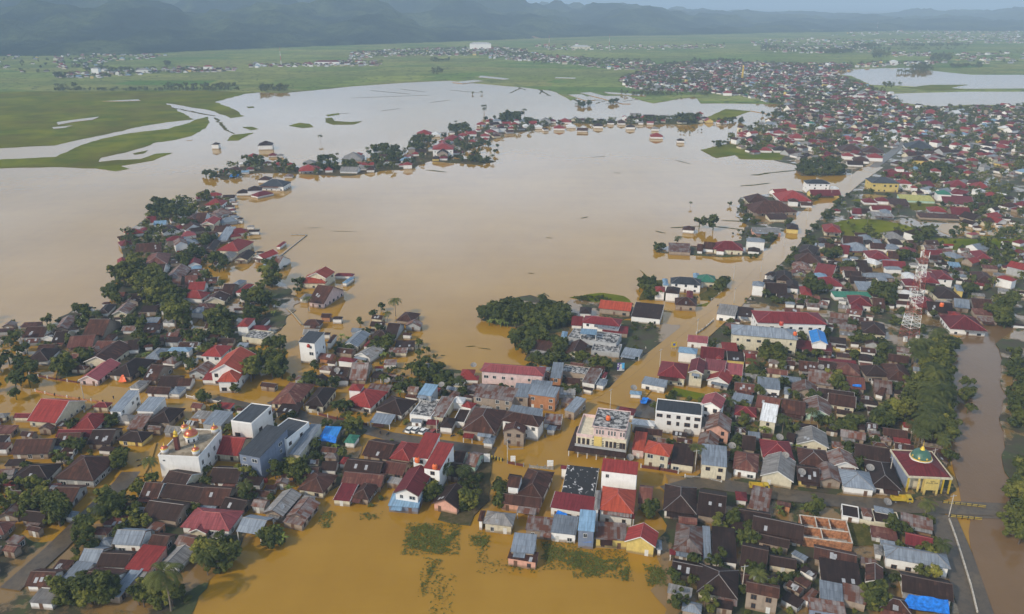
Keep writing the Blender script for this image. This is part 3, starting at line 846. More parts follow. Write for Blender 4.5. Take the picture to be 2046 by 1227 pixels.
# foliage clusters: x y rx ry n kind size(m)
TR = """430 352 24 7 10 b 7;505 325 20 14 19 b 7;560 332 15 8 9 b 6;655 332 20 12 25 b 8;700 337 20 8 15 b 7;770 312 30 16 43 b 9;840 288 18 12 22 b 9;830 303 15 10 15 b 8;920 262 26 9 30 b 9;1018 243 22 7 24 b 13;960 322 26 5 24 b 6;1060 246 14 5 13 b 8;1165 211 18 4 18 b 9;1225 207 8 3 9 b 9;1370 243 20 7 22 b 12;1290 242 32 5 22 b 8;1640 340 46 15 78 b 9;735 308 2 2 1 p 10;912 252 2 2 1 p 10;970 228 3 2 2 p 13;1049 232 2 2 1 p 11;675 315 2 2 1 p 9;985 322 2 2 1 p 9;640 285 1 1 1 p 9;253 498 3 3 1 p 13;268 500 4 3 1 p 12;320 425 24 18 20 b 9;372 445 24 14 15 b 8;262 560 24 16 13 b 12;305 585 26 18 17 b 12;228 600 14 10 7 b 9;370 525 14 9 6 b 8;400 508 16 11 9 b 8;420 492 12 10 6 b 8;440 535 20 14 13 b 8;540 568 12 10 7 b 11;530 608 22 10 12 b 10;560 535 10 7 3 b 7;597 580 7 12 6 b 7;500 605 14 9 7 b 7;170 628 18 10 10 b 7;330 605 30 18 19 b 11;360 650 13 18 10 b 13;270 655 18 12 10 b 8;390 684 26 9 12 b 6;300 694 16 9 9 b 6;130 745 20 12 12 b 8;172 722 18 9 9 b 7;432 645 13 16 9 b 10;446 675 13 8 7 b 8;515 635 18 10 7 b 8;500 745 11 18 12 b 9;550 745 22 16 16 b 9;620 768 12 9 7 b 8;540 694 12 7 7 b 5;560 692 12 10 7 b 6;470 645 6 8 2 b 6;615 620 2 2 1 p 8;690 682 12 4 5 n 4;688 708 14 7 9 b 5;776 645 2 2 1 p 9;790 632 3 2 1 p 10;760 702 16 13 13 b 7;850 757 18 12 15 b 7;900 772 25 12 17 b 6;830 782 14 9 9 b 6;765 622 4 3 2 b 6;745 640 3 2 1 b 6;1012 634 50 16 81 b 8;1090 645 45 18 73 b 8;1062 692 34 20 49 b 7;1100 725 40 8 23 b 5;1110 700 20 10 17 b 6;1010 650 42 5 14 n 4;1125 640 4 3 1 p 10;1085 620 8 6 2 p 9;1160 722 12 9 9 b 6;1200 738 20 8 12 b 6;1290 578 15 10 12 b 7;1302 594 12 9 9 b 7;1450 577 20 9 17 b 6;1318 499 12 5 10 b 5;1352 492 3 2 2 p 7;1396 457 1 1 1 t 12;1424 460 1 1 1 t 12;1500 445 20 6 12 b 5;1562 492 12 7 12 b 5;1380 414 1 1 1 p 6;1456 412 1 1 1 t 5;1620 492 14 9 12 b 7;1660 513 14 9 12 b 7;1632 582 22 11 17 b 8;1760 595 26 13 20 b 9;1690 542 14 7 9 b 6;1846 484 20 10 15 b 10;1810 518 14 7 9 b 7;1872 352 36 16 32 b 10;1600 468 14 8 9 b 5;1575 530 8 6 3 b 6;1880 702 25 9 20 b 8;1862 742 24 22 35 b 9;1842 800 26 22 23 b 9;1855 810 26 26 14 p 10;1855 860 24 20 19 p 10;1862 862 22 20 17 b 8;1882 900 10 16 5 p 8;1798 832 28 13 20 b 8;1770 852 24 11 15 b 7;1895 920 6 10 3 b 5;1545 724 20 12 16 b 8;1502 757 14 7 10 b 6;1680 775 13 11 9 b 8;1735 692 9 6 6 b 6;1610 610 30 5 15 b 5;1560 605 20 4 9 b 4;1770 610 20 6 9 b 6;1700 655 8 10 6 b 5;700 865 11 8 7 b 7;590 952 24 12 19 b 6;686 825 10 7 6 b 6;150 898 16 10 12 b 6;242 932 16 12 13 b 6;225 852 9 6 6 b 5;130 1045 16 12 13 b 8;222 1035 14 16 12 b 8;172 1080 10 8 6 b 7;400 803 12 8 6 b 5;465 790 10 8 6 b 6;862 995 20 14 17 b 6;958 965 9 26 14 s 2.5;992 985 13 8 10 b 5;930 1015 13 9 12 b 6;1010 930 2 2 1 r 4;985 862 8 6 6 b 7;945 1010 4 4 2 n 4;275 965 14 24 14 s 2;195 1195 34 16 23 b 8;128 1195 16 14 10 b 7;432 1125 32 22 32 b 7;330 1205 56 14 20 b 6;340 1222 2 2 1 p 17;412 1150 4 3 2 p 7;40 1000 60 60 23 b 7;30 760 50 40 15 b 7;545 1085 22 12 15 b 5;550 1080 24 14 10 n 4;1300 1025 11 12 10 b 5;1377 1222 2 2 1 p 16;1232 1047 4 2 2 n 4;1462 1052 10 8 9 b 5;1550 1098 16 6 8 s 2.5;1740 1208 28 12 20 b 6;1865 1097 12 5 7 b 4;1832 1015 14 8 12 b 7;1662 970 13 5 7 b 5;1700 974 13 5 9 b 5;1690 865 28 10 20 b 5;1530 868 9 3 5 n 4;1470 925 7 12 9 b 5;1060 780 10 3 4 s 3;1140 785 20 6 15 b 4;1450 800 16 6 10 b 4;1480 830 10 8 6 b 5;1560 1020 12 5 5 s 2.5;1000 1010 10 8 7 b 5;1280 655 30 8 14 s 2.5;1210 650 14 5 9 b 5;1180 600 44 4 26 s 2.6;1400 600 20 5 6 s 2;1480 600 12 4 6 s 2;1630 450 4 8 4 p 4;1545 520 2 2 1 p 6;1270 680 2 1 2 s 3;1930 800 6 30 7 b 6;1345 750 10 4 3 s 2;1500 1150 12 20 7 b 5;1500 1060 8 12 9 b 4;1940 590 10 6 6 b 8;2000 640 30 20 20 b 9;2034 1010 22 80 40 b 7;2030 790 22 80 34 b 7;1250 243 60 4 20 s 3;1180 246 50 4 14 b 5;1380 262 40 6 10 s 3;1960 420 30 20 15 b 8;1990 520 30 20 15 b 8;720 650 3 3 2 b 4;632 338 6 4 3 b 6;1510 300 20 6 18 b 6;1440 290 14 6 13 b 6;1460 245 26 6 25 b 7;1560 232 40 5 34 b 7;460 345 40 6 14 s 3;600 342 50 6 18 s 3;740 330 60 10 22 s 3;880 290 60 12 24 s 3;1000 258 50 8 18 s 3;940 285 40 12 14 b 6;800 325 40 8 12 b 6;1180 243 40 2 14 s 3;1330 240 40 5 20 b 7;1885 760 12 60 30 b 8;1890 860 10 50 22 b 7;1872 700 14 16 12 p 9;1840 730 20 20 14 p 11;1858 820 22 40 26 p 12;1845 890 20 14 8 p 11;1600 400 60 6 10 s 3;720 335 60 8 16 b 7;620 338 40 6 10 b 6;900 285 50 12 20 b 7;960 300 40 14 14 b 7;1000 245 40 6 12 b 8;470 350 30 8 8 b 6;1100 250 30 5 8 b 6;940 320 30 5 10 b 5;410 400 14 10 6 b 6;1590 455 20 12 12 b 5;1545 480 20 8 12 b 5;1490 470 30 6 14 s 2.5;1520 515 30 4 14 s 2.5;1490 420 10 20 10 b 5;1630 395 14 10 6 b 5;1670 405 10 12 8 b 5;1650 430 12 10 8 b 5;1590 510 10 10 6 b 5;1480 585 20 6 10 s 2.5;1400 655 14 6 6 s 2.5;1270 705 16 10 6 s 2;1250 780 10 8 5 s 2.5;1340 800 10 6 4 b 4;1420 690 14 8 5 b 4"""
# ---------------- the setting ----------------
def sheet(name, pts, mat, z, kind='structure', parent=None):
    mb = MB(); mb.face([(p[0], p[1], z) for p in pts]); o = mb.build(name, mat, parent)
    if kind: o['kind'] = kind
    return o
sheet('ground', [(-30000, -400), (30000, -400), (30000, 30000), (-30000, 30000)], M['mud'], -1.6)
sheet('flood_water', [(-6000, -300), (6000, -300), (6000, 6000), (-6000, 6000)], M['water'], 0.0)
def ragged(pts, amp, step, seed=0):
    """photo outline on the ground -> world outline with an irregular edge"""
    w = [P(x, y, 0) for x, y in pts]; o = []
    for i in range(len(w)):
        a, b = w[i], w[(i + 1) % len(w)]; ln = (b - a).length; k = max(1, min(60, int(ln / step))); nrm = Vector((-(b - a).y, (b - a).x, 0)).normalized()
        for j in range(k):
            q = a.lerp(b, j / k); s = noise.noise(Vector((q.x / step / 2.2, q.y / step / 2.2, seed))) + .5 * noise.noise(Vector((q.x / step, q.y / step, seed + 9)))
            o.append(q + nrm * s * amp)
    return o
from mathutils.geometry import tessellate_polygon
ZC = [0]; WEEDS = []
def patch(name, pts, mat, z, amp=2, step=4, kind='structure', seed=0, label=None, cat=None, h=0.0):
    ZC[0] += 1; z += ZC[0] * .0035
    o_ = ragged(pts, amp, step, seed)
    if name == 'floating_weed': WEEDS.append(o_); return
    tri = tessellate_polygon([o_]); me = bpy.data.meshes.new(name)
    v = [(p.x, p.y, z) for p in o_]; f = [tuple(t) for t in tri]
    if z > .2:
        nn = len(v); v += [(p.x, p.y, -.5) for p in o_]; f += [(i, (i + 1) % nn, nn + (i + 1) % nn, nn + i) for i in range(nn)]
    me.from_pydata(v, [], f); me.materials.append(mat); me.update()
    import bmesh
    bm = bmesh.new(); bm.from_mesh(me); bmesh.ops.recalc_face_normals(bm, faces=bm.faces)
    up = [q for q in bm.faces if abs(q.normal.z) > .5]
    if up and sum(q.normal.z for q in up) < 0: bmesh.ops.reverse_faces(bm, faces=bm.faces)
    bm.to_mesh(me); bm.free()
    o = bpy.data.objects.new(name, me); COL.link(o); o['kind'] = kind; return o
def X7(s): 
    r = []
    for t in s.split(';'):
        x, y = t.split(); r.append((110 + float(x) / 3.148, float(y) / 3.148))
    return r
def PX(s): return [tuple(float(k) for k in t.split()) for t in s.split(';')]
patch('rice_fields', PX('-500 186;110 183;400 181;470 184;560 186;620 181;700 173;800 166;900 161;960 168;1040 174;1100 181;1140 201;1180 192;1250 191;1300 206;1390 194;1400 206;1480 207;1560 208;1600 214;1700 206;1780 214;1960 214;2500 214;2600 48;1900 30;1400 30;800 30;-700 40'), M['field'], .35, 9, 30)
patch('meadow', X7('-900 570;400 571;830 572;1080 571;1290 580;1200 590;1120 612;1010 640;1130 690;1190 730;1115 742;960 690;700 650;760 690;870 750;700 770;520 800;300 850;100 890;0 915;-900 960'), M['grass'], .10, 4, 9, seed=3)
patch('meadow', X7('-900 1030;0 988;170 912;300 872;480 836;700 812;850 772;880 755;960 735;970 770;940 810;870 850;760 880;640 896;560 926;430 962;290 992;270 1020;400 1006;540 1001;640 966;745 962;620 1010;470 1036;400 1046;470 1063;380 1078;250 1060;0 1050;-900 1075'), M['grass'], .11, 2.5, 6, seed=5)
for s_, sd_ in (('1470 792;1540 772;1600 780;1630 800;1560 806', 1), ('1700 725;1780 712;1795 720;1720 732', 2), ('1700 745;1740 740;1760 762;1860 768;1935 762;1880 784;1750 785;1700 768', 3), ('1180 800;1240 797;1280 812;1230 820', 4),
             ('1080 885;1110 850;1250 835;1200 860;1150 884', 5), ('490 965;590 945;560 965;500 974', 6), ('1205 672;1250 670;1250 678;1215 680', 6)):
    patch('grass_islet', X7(s_), M['grass'], .12, 1.5, 5, seed=sd_ + 20)
for s_ in ('1392 196;1450 186;1550 190;1552 208;1470 206;1400 207', '1396 242;1450 218;1500 222;1440 244', '1640 452;1700 438;1760 440;1815 452;1850 470;1800 476;1660 474', '1855 475;1940 478;2046 476;2046 502;1890 500;1860 490',
           '1240 640;1355 652;1340 664;1290 670;1255 662', '1136 594;1200 586;1250 592;1262 606;1190 606', '1512 470;1568 476;1560 490;1530 492', '1400 300;1440 290;1490 296;1480 308;1430 316', '1345 775;1420 790;1440 800;1440 808;1340 790', '1710 398;1800 398;1790 408;1700 402',
           '1440 290;1520 280;1580 300;1560 320;1480 318', '1810 395;1850 400;1900 420;1820 420', '1300 555;1330 570;1320 600;1290 590', '1385 612;1440 600;1470 596;1490 604;1440 612', '1560 800;1620 812;1600 830;1540 820'):
    patch('meadow', PX(s_), M['grass'], .13, 1.6, 5, seed=len(s_))
patch('yard_ground', PX('1720 345;1760 322;1700 240;1640 214;1790 214;1900 214;2500 210;2500 640;1940 668;1905 672;1870 700;1850 760;1872 800;1890 840;1885 900;1905 1000;1880 1030;1890 1070;1960 1400;1330 1400;1318 1150;1322 1000;1330 950;1420 940;1440 880;1440 800;1460 760;1440 730;1400 720;1360 716;1420 650;1500 585;1560 505;1610 470;1660 405'), M['yard'], .05, 4, 3)
patch('yard_ground', PX('1470 306;1500 290;1560 232;1640 214;1700 240;1750 322;1700 350;1640 350;1600 352;1590 330;1530 316'), M['yard'], .06, 3, 8, seed=2)
patch('yard_ground', PX('-60 1060;110 1080;150 1060;300 1010;430 1000;520 1050;480 1090;420 1160;380 1227;300 1300;-60 1300'), M['yard'], .05, 3, 2.5, seed=8)
patch('river', PX('1945 650;1920 674;1896 690;1880 730;1884 790;1892 850;1896 900;1912 960;1925 1005;1936 1040;1950 1300;2600 1300;2600 1000;2500 850;2400 700;2100 660;2046 650'), M['river'], .16, 1.5, 6, seed=4)
for i_, s_ in enumerate(('1640 146;1700 139;1760 137;1830 136;1862 142;1940 150;2300 150;2300 176;1935 178;1860 176;1800 172;1740 170;1700 152', '1780 188;1850 186;1935 184;2300 184;2300 212;1935 210;1870 214;1800 206', '1500 215;1560 214;1600 224;1600 236;1550 232;1500 222', '1700 213;1720 212;1700 220;1690 218', '1880 448;1930 446;2046 450;2046 470;1900 472;1870 460')):
    patch('lake', PX(s_), M['water'], .42 if i_ != 4 else .18, 2, 8, seed=i_)
for s_ in ('1810 176;1860 170;1935 170;1900 176;1935 180;1860 182', ):
    patch('grass_islet', PX(s_), M['grass'], .5, 2, 6)
for s_ in ('10 772;150 752;280 737;240 756;120 770;20 788', '-20 802;110 790;60 806;-10 812', '300 640;420 632;520 628;540 636;420 640', '820 880;870 874;860 884;830 886', '3225 598;3310 595;3400 630;3340 636', '3300 586;3370 582;3620 655;3570 655', '3450 580;3715 598;3715 610;3480 592', '2680 478;2860 497;2830 504;2660 488', '3150 488;3275 491;3270 497;3140 494', '2500 520;2640 505;2700 512;2560 528'):
    patch('flooded_strip', X7(s_), M['water'], .16 if s_[0] in '183-' and len(s_) < 44 and not s_.startswith('3') else .55, 1, 5, seed=len(s_))
# flooded paddy bunds and drifting weed
bund = []
for x0, y0, x1, y1, wd in ((1020, 168, 1050, 180, 4), (1060, 170, 1100, 192, 5), (1040, 176, 1020, 186, 4), (1085, 178, 1078, 188, 3), (1000, 172, 1020, 170, 3), (1110, 182, 1160, 205, 6), (1160, 200, 1205, 200, 5), (1190, 207, 1215, 200, 4), (700, 196, 860, 190, 3), (740, 181, 820, 188, 4), (860, 205, 900, 200, 3),
     (760, 222, 800, 217, 3), (900, 180, 960, 186, 4), (660, 228, 700, 226, 3), (800, 178, 850, 184, 3), (1150, 241, 1300, 244, 7), (1300, 244, 1420, 243, 7), (1210, 208, 1290, 196, 4), (1500, 350, 1590, 340, 4), (1480, 372, 1540, 366, 3), (1340, 455, 1400, 452, 2), (1310, 462, 1330, 466, 2),
     (1440, 440, 1520, 445, 3), (1420, 452, 1490, 460, 3), (605, 456, 645, 455, .8), (660, 462, 715, 463, .8), (475, 463, 510, 466, .8), (850, 340, 892, 344, 4), (1160, 436, 1175, 433, 2), (1055, 546, 1068, 547, 1.2), (1090, 475, 1104, 476, 1.2), (800, 698, 825, 700, 1.6), (930, 693, 950, 692, 1), (955, 695, 980, 698, 1), (880, 711, 890, 711, 1.2), (790, 735, 812, 738, 1.5), (1225, 345, 1240, 346, 1.6), (800, 300, 780, 301, 1.5),
     (430, 235, 455, 262, 5), (455, 262, 470, 268, 3), (330, 213, 430, 232, 6), (1180, 315, 1210, 312, 1.5), (1280, 540, 1300, 560, 1), (1350, 320, 1380, 328, 2)):
    bund.append((x0, y0, x1, y1, wd))
for i, (x0, y0, x1, y1, wd) in enumerate(bund):
    a, b = P(x0, y0), P(x1, y1); d = (b - a).normalized(); nn = Vector((-d.y, d.x, 0)) * wd * .5; k = max(3, int((b - a).length / 4)); L_, R_ = [], []
    for j in range(k + 1):
        q = a.lerp(b, j / k); s = .55 + .9 * abs(noise.noise(Vector((q.x / 5, q.y / 5, i)))) - (.45 if j in (0, k) else 0); c_ = nn * noise.noise(Vector((q.x / 11, q.y / 11, i + 3))) * 1.2
        L_.append(q + nn * s + c_); R_.append(q - nn * s + c_)
    mb = MB()
    for j in range(k): mb.face([(R_[j].x, R_[j].y, .09), (R_[j + 1].x, R_[j + 1].y, .09), (L_[j + 1].x, L_[j + 1].y, .09), (L_[j].x, L_[j].y, .09)])
    o = mb.build('field_bund' if y0 < 260 else 'floating_weed', M['weed']); o['kind'] = 'structure' if y0 < 260 else 'stuff'
def T3(s, t='T3'):
    ox, oy, sc = TILES[t]; return [(ox + float(a.split()[0]) / sc, oy + float(a.split()[1]) / sc) for a in s.split(';')]
for t_, s_, c_ in (('T3', '30 540;120 370;250 340;380 390;450 470;560 400;580 440;440 620;330 640;200 590', 1), ('T3', '345 690;410 690;350 780;310 890;240 990;205 1050;190 1000;230 880;300 750', 1), ('T3', '530 840;540 870;450 980;400 1060;340 1227;320 1227;390 1040;440 930', 1),
                   ('T4', '0 610;150 620;280 680;480 680;400 790;300 810;270 850;110 862;60 780;0 760', 1), ('T4', '450 760;520 770;520 890;460 890', 1), ('T3', '1410 530;1500 540;1640 600;1788 620;1788 770;1660 740;1560 690;1440 715', 1), ('T3', '840 440;865 430;790 700;755 710', 1), ('T3', '770 705;1060 735;1350 780;1340 810;1100 770;800 720', 1),
                   ('T2', '970 250;1030 215;1085 215;1030 280;1030 360;980 370', 1), ('T2', '1350 230;1480 240;1530 280;1400 280', 1), ('T4', '700 760;880 780;900 960;760 940', 1), ('T3', '700 470;760 460;870 500;830 550;730 550', 1)):
    patch('floating_weed', T3(s_, t_), M['weed'], .06, 1.1, 1.3, kind='stuff', seed=len(s_))
for s_, m_ in (('425 352;470 338;505 322;540 330;600 336;660 334;740 322;800 312;850 300;900 280;960 258;1000 246;1060 240;1100 250;1060 262;1010 268;960 290;900 318;960 318;990 322;960 330;900 326;860 322;820 338;760 342;700 352;640 350;560 346;500 346;450 360', 'mud'), ('1130 238;1200 243;1290 240;1380 236;1420 244;1380 250;1290 248;1200 249;1140 246', 'weed'), ('1480 395;1560 385;1640 380;1690 372;1650 405;1610 440;1580 470;1545 510;1500 512;1440 514;1310 504;1320 494;1420 492;1480 480;1490 450;1470 430', 'yard'), ('1240 640;1360 650;1330 700;1290 735;1240 770;1180 780;1100 760;1100 720;1130 690;1100 640;1140 600;1330 620', 'yard'), ('390 400;430 392;470 400;460 425;400 420', 'mud'),
                ('250 470;300 430;330 400;380 400;420 470;400 540;430 600;350 700;250 690;200 640;240 560', 'yard'), ('110 640;170 610;240 640;320 640;380 660;400 700;300 760;200 740;110 760', 'yard'), ('440 600;560 560;600 600;560 660;500 700;440 700', 'yard'), ('960 640;1000 600;1060 590;1170 620;1160 700;1140 740;1050 720;1050 660', 'yard'), ('840 790;860 740;920 740;960 770;940 800', 'yard'), ('560 930;680 830;730 860;700 960;620 1000', 'yard'), ('930 930;985 900;975 1000;940 1050;880 1040', 'mud'), ('1280 560;1330 560;1330 600;1280 600', 'weed'), ('1420 560;1470 560;1460 600;1400 600', 'weed')):
    patch('river_bank', PX(s_), M[m_], .03, 2.2, 3.5, seed=len(s_) + 3)
patch('river_bank', PX('1994 690;2004 760;2000 850;2010 930;2030 1000;2060 1100;2090 1300;2700 1300;2700 660;2020 660'), M['yard'], .5, 3, 5, seed=77)
# roads (where they stand clear of the flood) and the riverside bank
def ribbon(name, pts, w_, mat, z, kerb=False):
    p = [P(*q) for q in pts]; mb = MB(); Ls, Rs = [], []
    for i, q in enumerate(p):
        d = (p[min(i + 1, len(p) - 1)] - p[max(i - 1, 0)]).normalized(); nn = Vector((-d.y, d.x, 0)) * w_ / 2; Ls.append(q + nn); Rs.append(q - nn)
    for i in range(len(p) - 1): mb.face([(Rs[i].x, Rs[i].y, z), (Rs[i + 1].x, Rs[i + 1].y, z), (Ls[i + 1].x, Ls[i + 1].y, z), (Ls[i].x, Ls[i].y, z)])
    o = mb.build(name, mat); o['kind'] = 'structure'; return o
ribbon('road', [(20, 1180), (110, 1100), (190, 1020), (245, 968), (262, 945)], 6, M['asph'], .46)
ribbon('road', [(1330, 985), (1400, 965), (1470, 975), (1560, 990), (1680, 1004), (1800, 1014), (1880, 1016), (2046, 1022)], 6.5, M['asph'], .46)
ribbon('road', [(1880, 1030), (1912, 1110), (1950, 1227), (2000, 1400)], 8, M['asph'], .466)
ribbon('road', [(545, 800), (610, 835), (700, 850), (780, 872), (900, 890), (990, 902)], 5.5, M['asph'], .024)
ribbon('road', [(430, 795), (500, 812), (560, 830)], 4, M['asph'], .024)
ribbon('road', [(1745, 335), (1790, 300), (1830, 250)], 8, M['asph'], .47)
ribbon('flooded_street', [(1230, 812), (1290, 745), (1370, 680), (1440, 620), (1500, 555), (1560, 500), (1620, 430), (1700, 365), (1748, 333)], 15, M['water'], .45)
ribbon('flooded_street', [(285, 890), (272, 930), (258, 955)], 9, M['water'], .44)
patch('yard_gravel', T3('900 280;1390 300;1400 500;950 520;900 420', 'T5'), M['weed'], .13, .6, 3)
patch('yard_gravel', T3('1900 500;1990 560;1900 700;1880 1000;1950 1149;1860 1149;1850 700', 'T5'), M['gravel'], .13, .6, 3)
patch('parking_yard', T3('780 120;960 110;960 300;860 290;700 260;560 200;590 160;760 200', 'U4'), M['asph'], .10, .4, 3)
patch('parking_yard', T3('120 430;520 480;520 400;380 330;200 330', 'U3'), M['gravel'], .12, .3, 3)
# hills: one heightfield far behind the plain
def hill_h(x, y, px):
    base = 2330 + max(0, min(1, (px - 250) / 1500)) * 2150 + 120 * noise.noise(Vector((x / 700, 5, 0)))
    t = (y - base) / 1500.0
    if t <= 0: return -3
    A = 250 * (1 - .72 * max(0, min(1, (px - 900) / 600)))
    t2 = min(1.0, t) ** .85
    rid = .35 + 1.05 * abs(noise.fractal(Vector((x / 900, y / 1500, 2.3)), .9, 2.1, 5)) + .30 * noise.noise(Vector((x / 260, y / 520, 7)))
    return 2 + A * t2 * rid + 26 * noise.fractal(Vector((x / 180, y / 260, 1)), .8, 2.2, 4) * min(1, t * 5)
NX, NY = 230, 90; vs = []; fs = []
for j in range(NY + 1):
    for i in range(NX + 1):
        y = 2150 + (j / NY) ** 1.25 * 6200; u = -1.0 + 2.05 * i / NX; x = u * (y * .78 + 300); px = 1023 + FPX * x / (y * cp + 50); vs.append((x, y, hill_h(x, y, px)))
for j in range(NY):
    for i in range(NX): k = j * (NX + 1) + i; fs.append((k, k + 1, k + NX + 2, k + NX + 1))
me = bpy.data.meshes.new('hills'); me.from_pydata(vs, [], fs); me.materials.append(M['hill']); me.polygons.foreach_set('use_smooth', [True] * len(fs)); me.update()
hl = bpy.data.objects.new('hills', me); COL.link(hl); hl['kind'] = 'structure'
# ---------------- foundations for every building ----------------
PAN = MB(); PAN.face([(-.5, 0, 0), (.5, 0, 0), (.5, 0, 1), (-.5, 0, 1)]); PANE = PAN.mesh('pane', M['glass'])
def frame_mesh(mat, t=.09, mull=True):
    f = MB(); y0, y1 = -.05, .02
    for (x0, z0, x1, z1) in ((-.5 - t, -t, .5 + t, 0), (-.5 - t, 1, .5 + t, 1 + t), (-.5 - t, 0, -.5, 1), (.5, 0, .5 + t, 1)) + (((-.03, 0, .03, 1),) if mull else ()):
        f.box(x0, y0, z0, x1, y1, z1, 0, True)
    return f.mesh('window_frame', mat)
FRW, FRB = frame_mesh(M['frame']), frame_mesh(M['frameb'])
dm = MB(); dm.box(-.5, -.03, 0, .5, .03, 1, 0, True); DOOR = dm.mesh('door', M['door']); DOORW = dm.mesh('door', M['frame'])
def obj(name, me, parent=None, loc=None, rz=0, sc=None):
    o = bpy.data.objects.new(name, me); COL.link(o); o.parent = parent
    if loc: o.location = loc
    if rz: o.rotation_euler = (0, 0, rz)
    if sc: o.scale = sc
    return o
def window(parent, x, y, z, w, h, rz, fr, brown=False):
    o = obj('window', PANE, parent, (x, y, z), rz, (w, 1, h))
    if fr: obj('frame', FRB if brown else FRW, o)
    return o
class HB: pass
def fit(ax, ay, bx, by, cx, cy, h):
    A, B, C = P(ax, ay, h), P(bx, by, h), P(cx, cy, h)
    ab, bc = B - A, C - B; a1 = math.atan2(ab.y, ab.x); a2 = math.atan2(bc.y, bc.x) - math.pi / 2
    while a2 - a1 > math.pi: a2 -= 2 * math.pi
    while a2 - a1 < -math.pi: a2 += 2 * math.pi
    w, d = ab.length, bc.length; ang = (a1 * w + a2 * d) / (w + d)
    u = Vector((math.cos(ang), math.sin(ang), 0)); v = Vector((-u.y, u.x, 0))
    w = max(1.6, ab.dot(u)); d = max(1.6, bc.dot(v)); c = (A + C) / 2
    return c, ang, w, d
def slab(mb, pts, t, m, u0, v0):
    """roof plane with thickness; uv from the eave edge pts[0]->pts[1]"""
    p = [Vector(q) for q in pts]; e = (p[1] - p[0]).normalized(); n_ = (p[1] - p[0]).cross(p[2] - p[1]).normalized(); 
    if n_.z < 0: n_ = -n_
    s = n_.cross(e).normalized(); uv = [((q - p[0]).dot(e) + u0, abs((q - p[0]).dot(s)) + v0) for q in p]
    nrm = (p[1] - p[0]).cross(p[2] - p[1])
    if nrm.z < 0: p = p[::-1]; uv = uv[::-1]
    mb.face(p, m, uv); lo = [q - Vector((0, 0, t)) for q in p]; mb.face(lo[::-1], m, uv[::-1])
    for i in range(len(p)):
        j = (i + 1) % len(p); mb.face([p[i], lo[i], lo[j], p[j]], m, [uv[i], uv[i], uv[j], uv[j]])
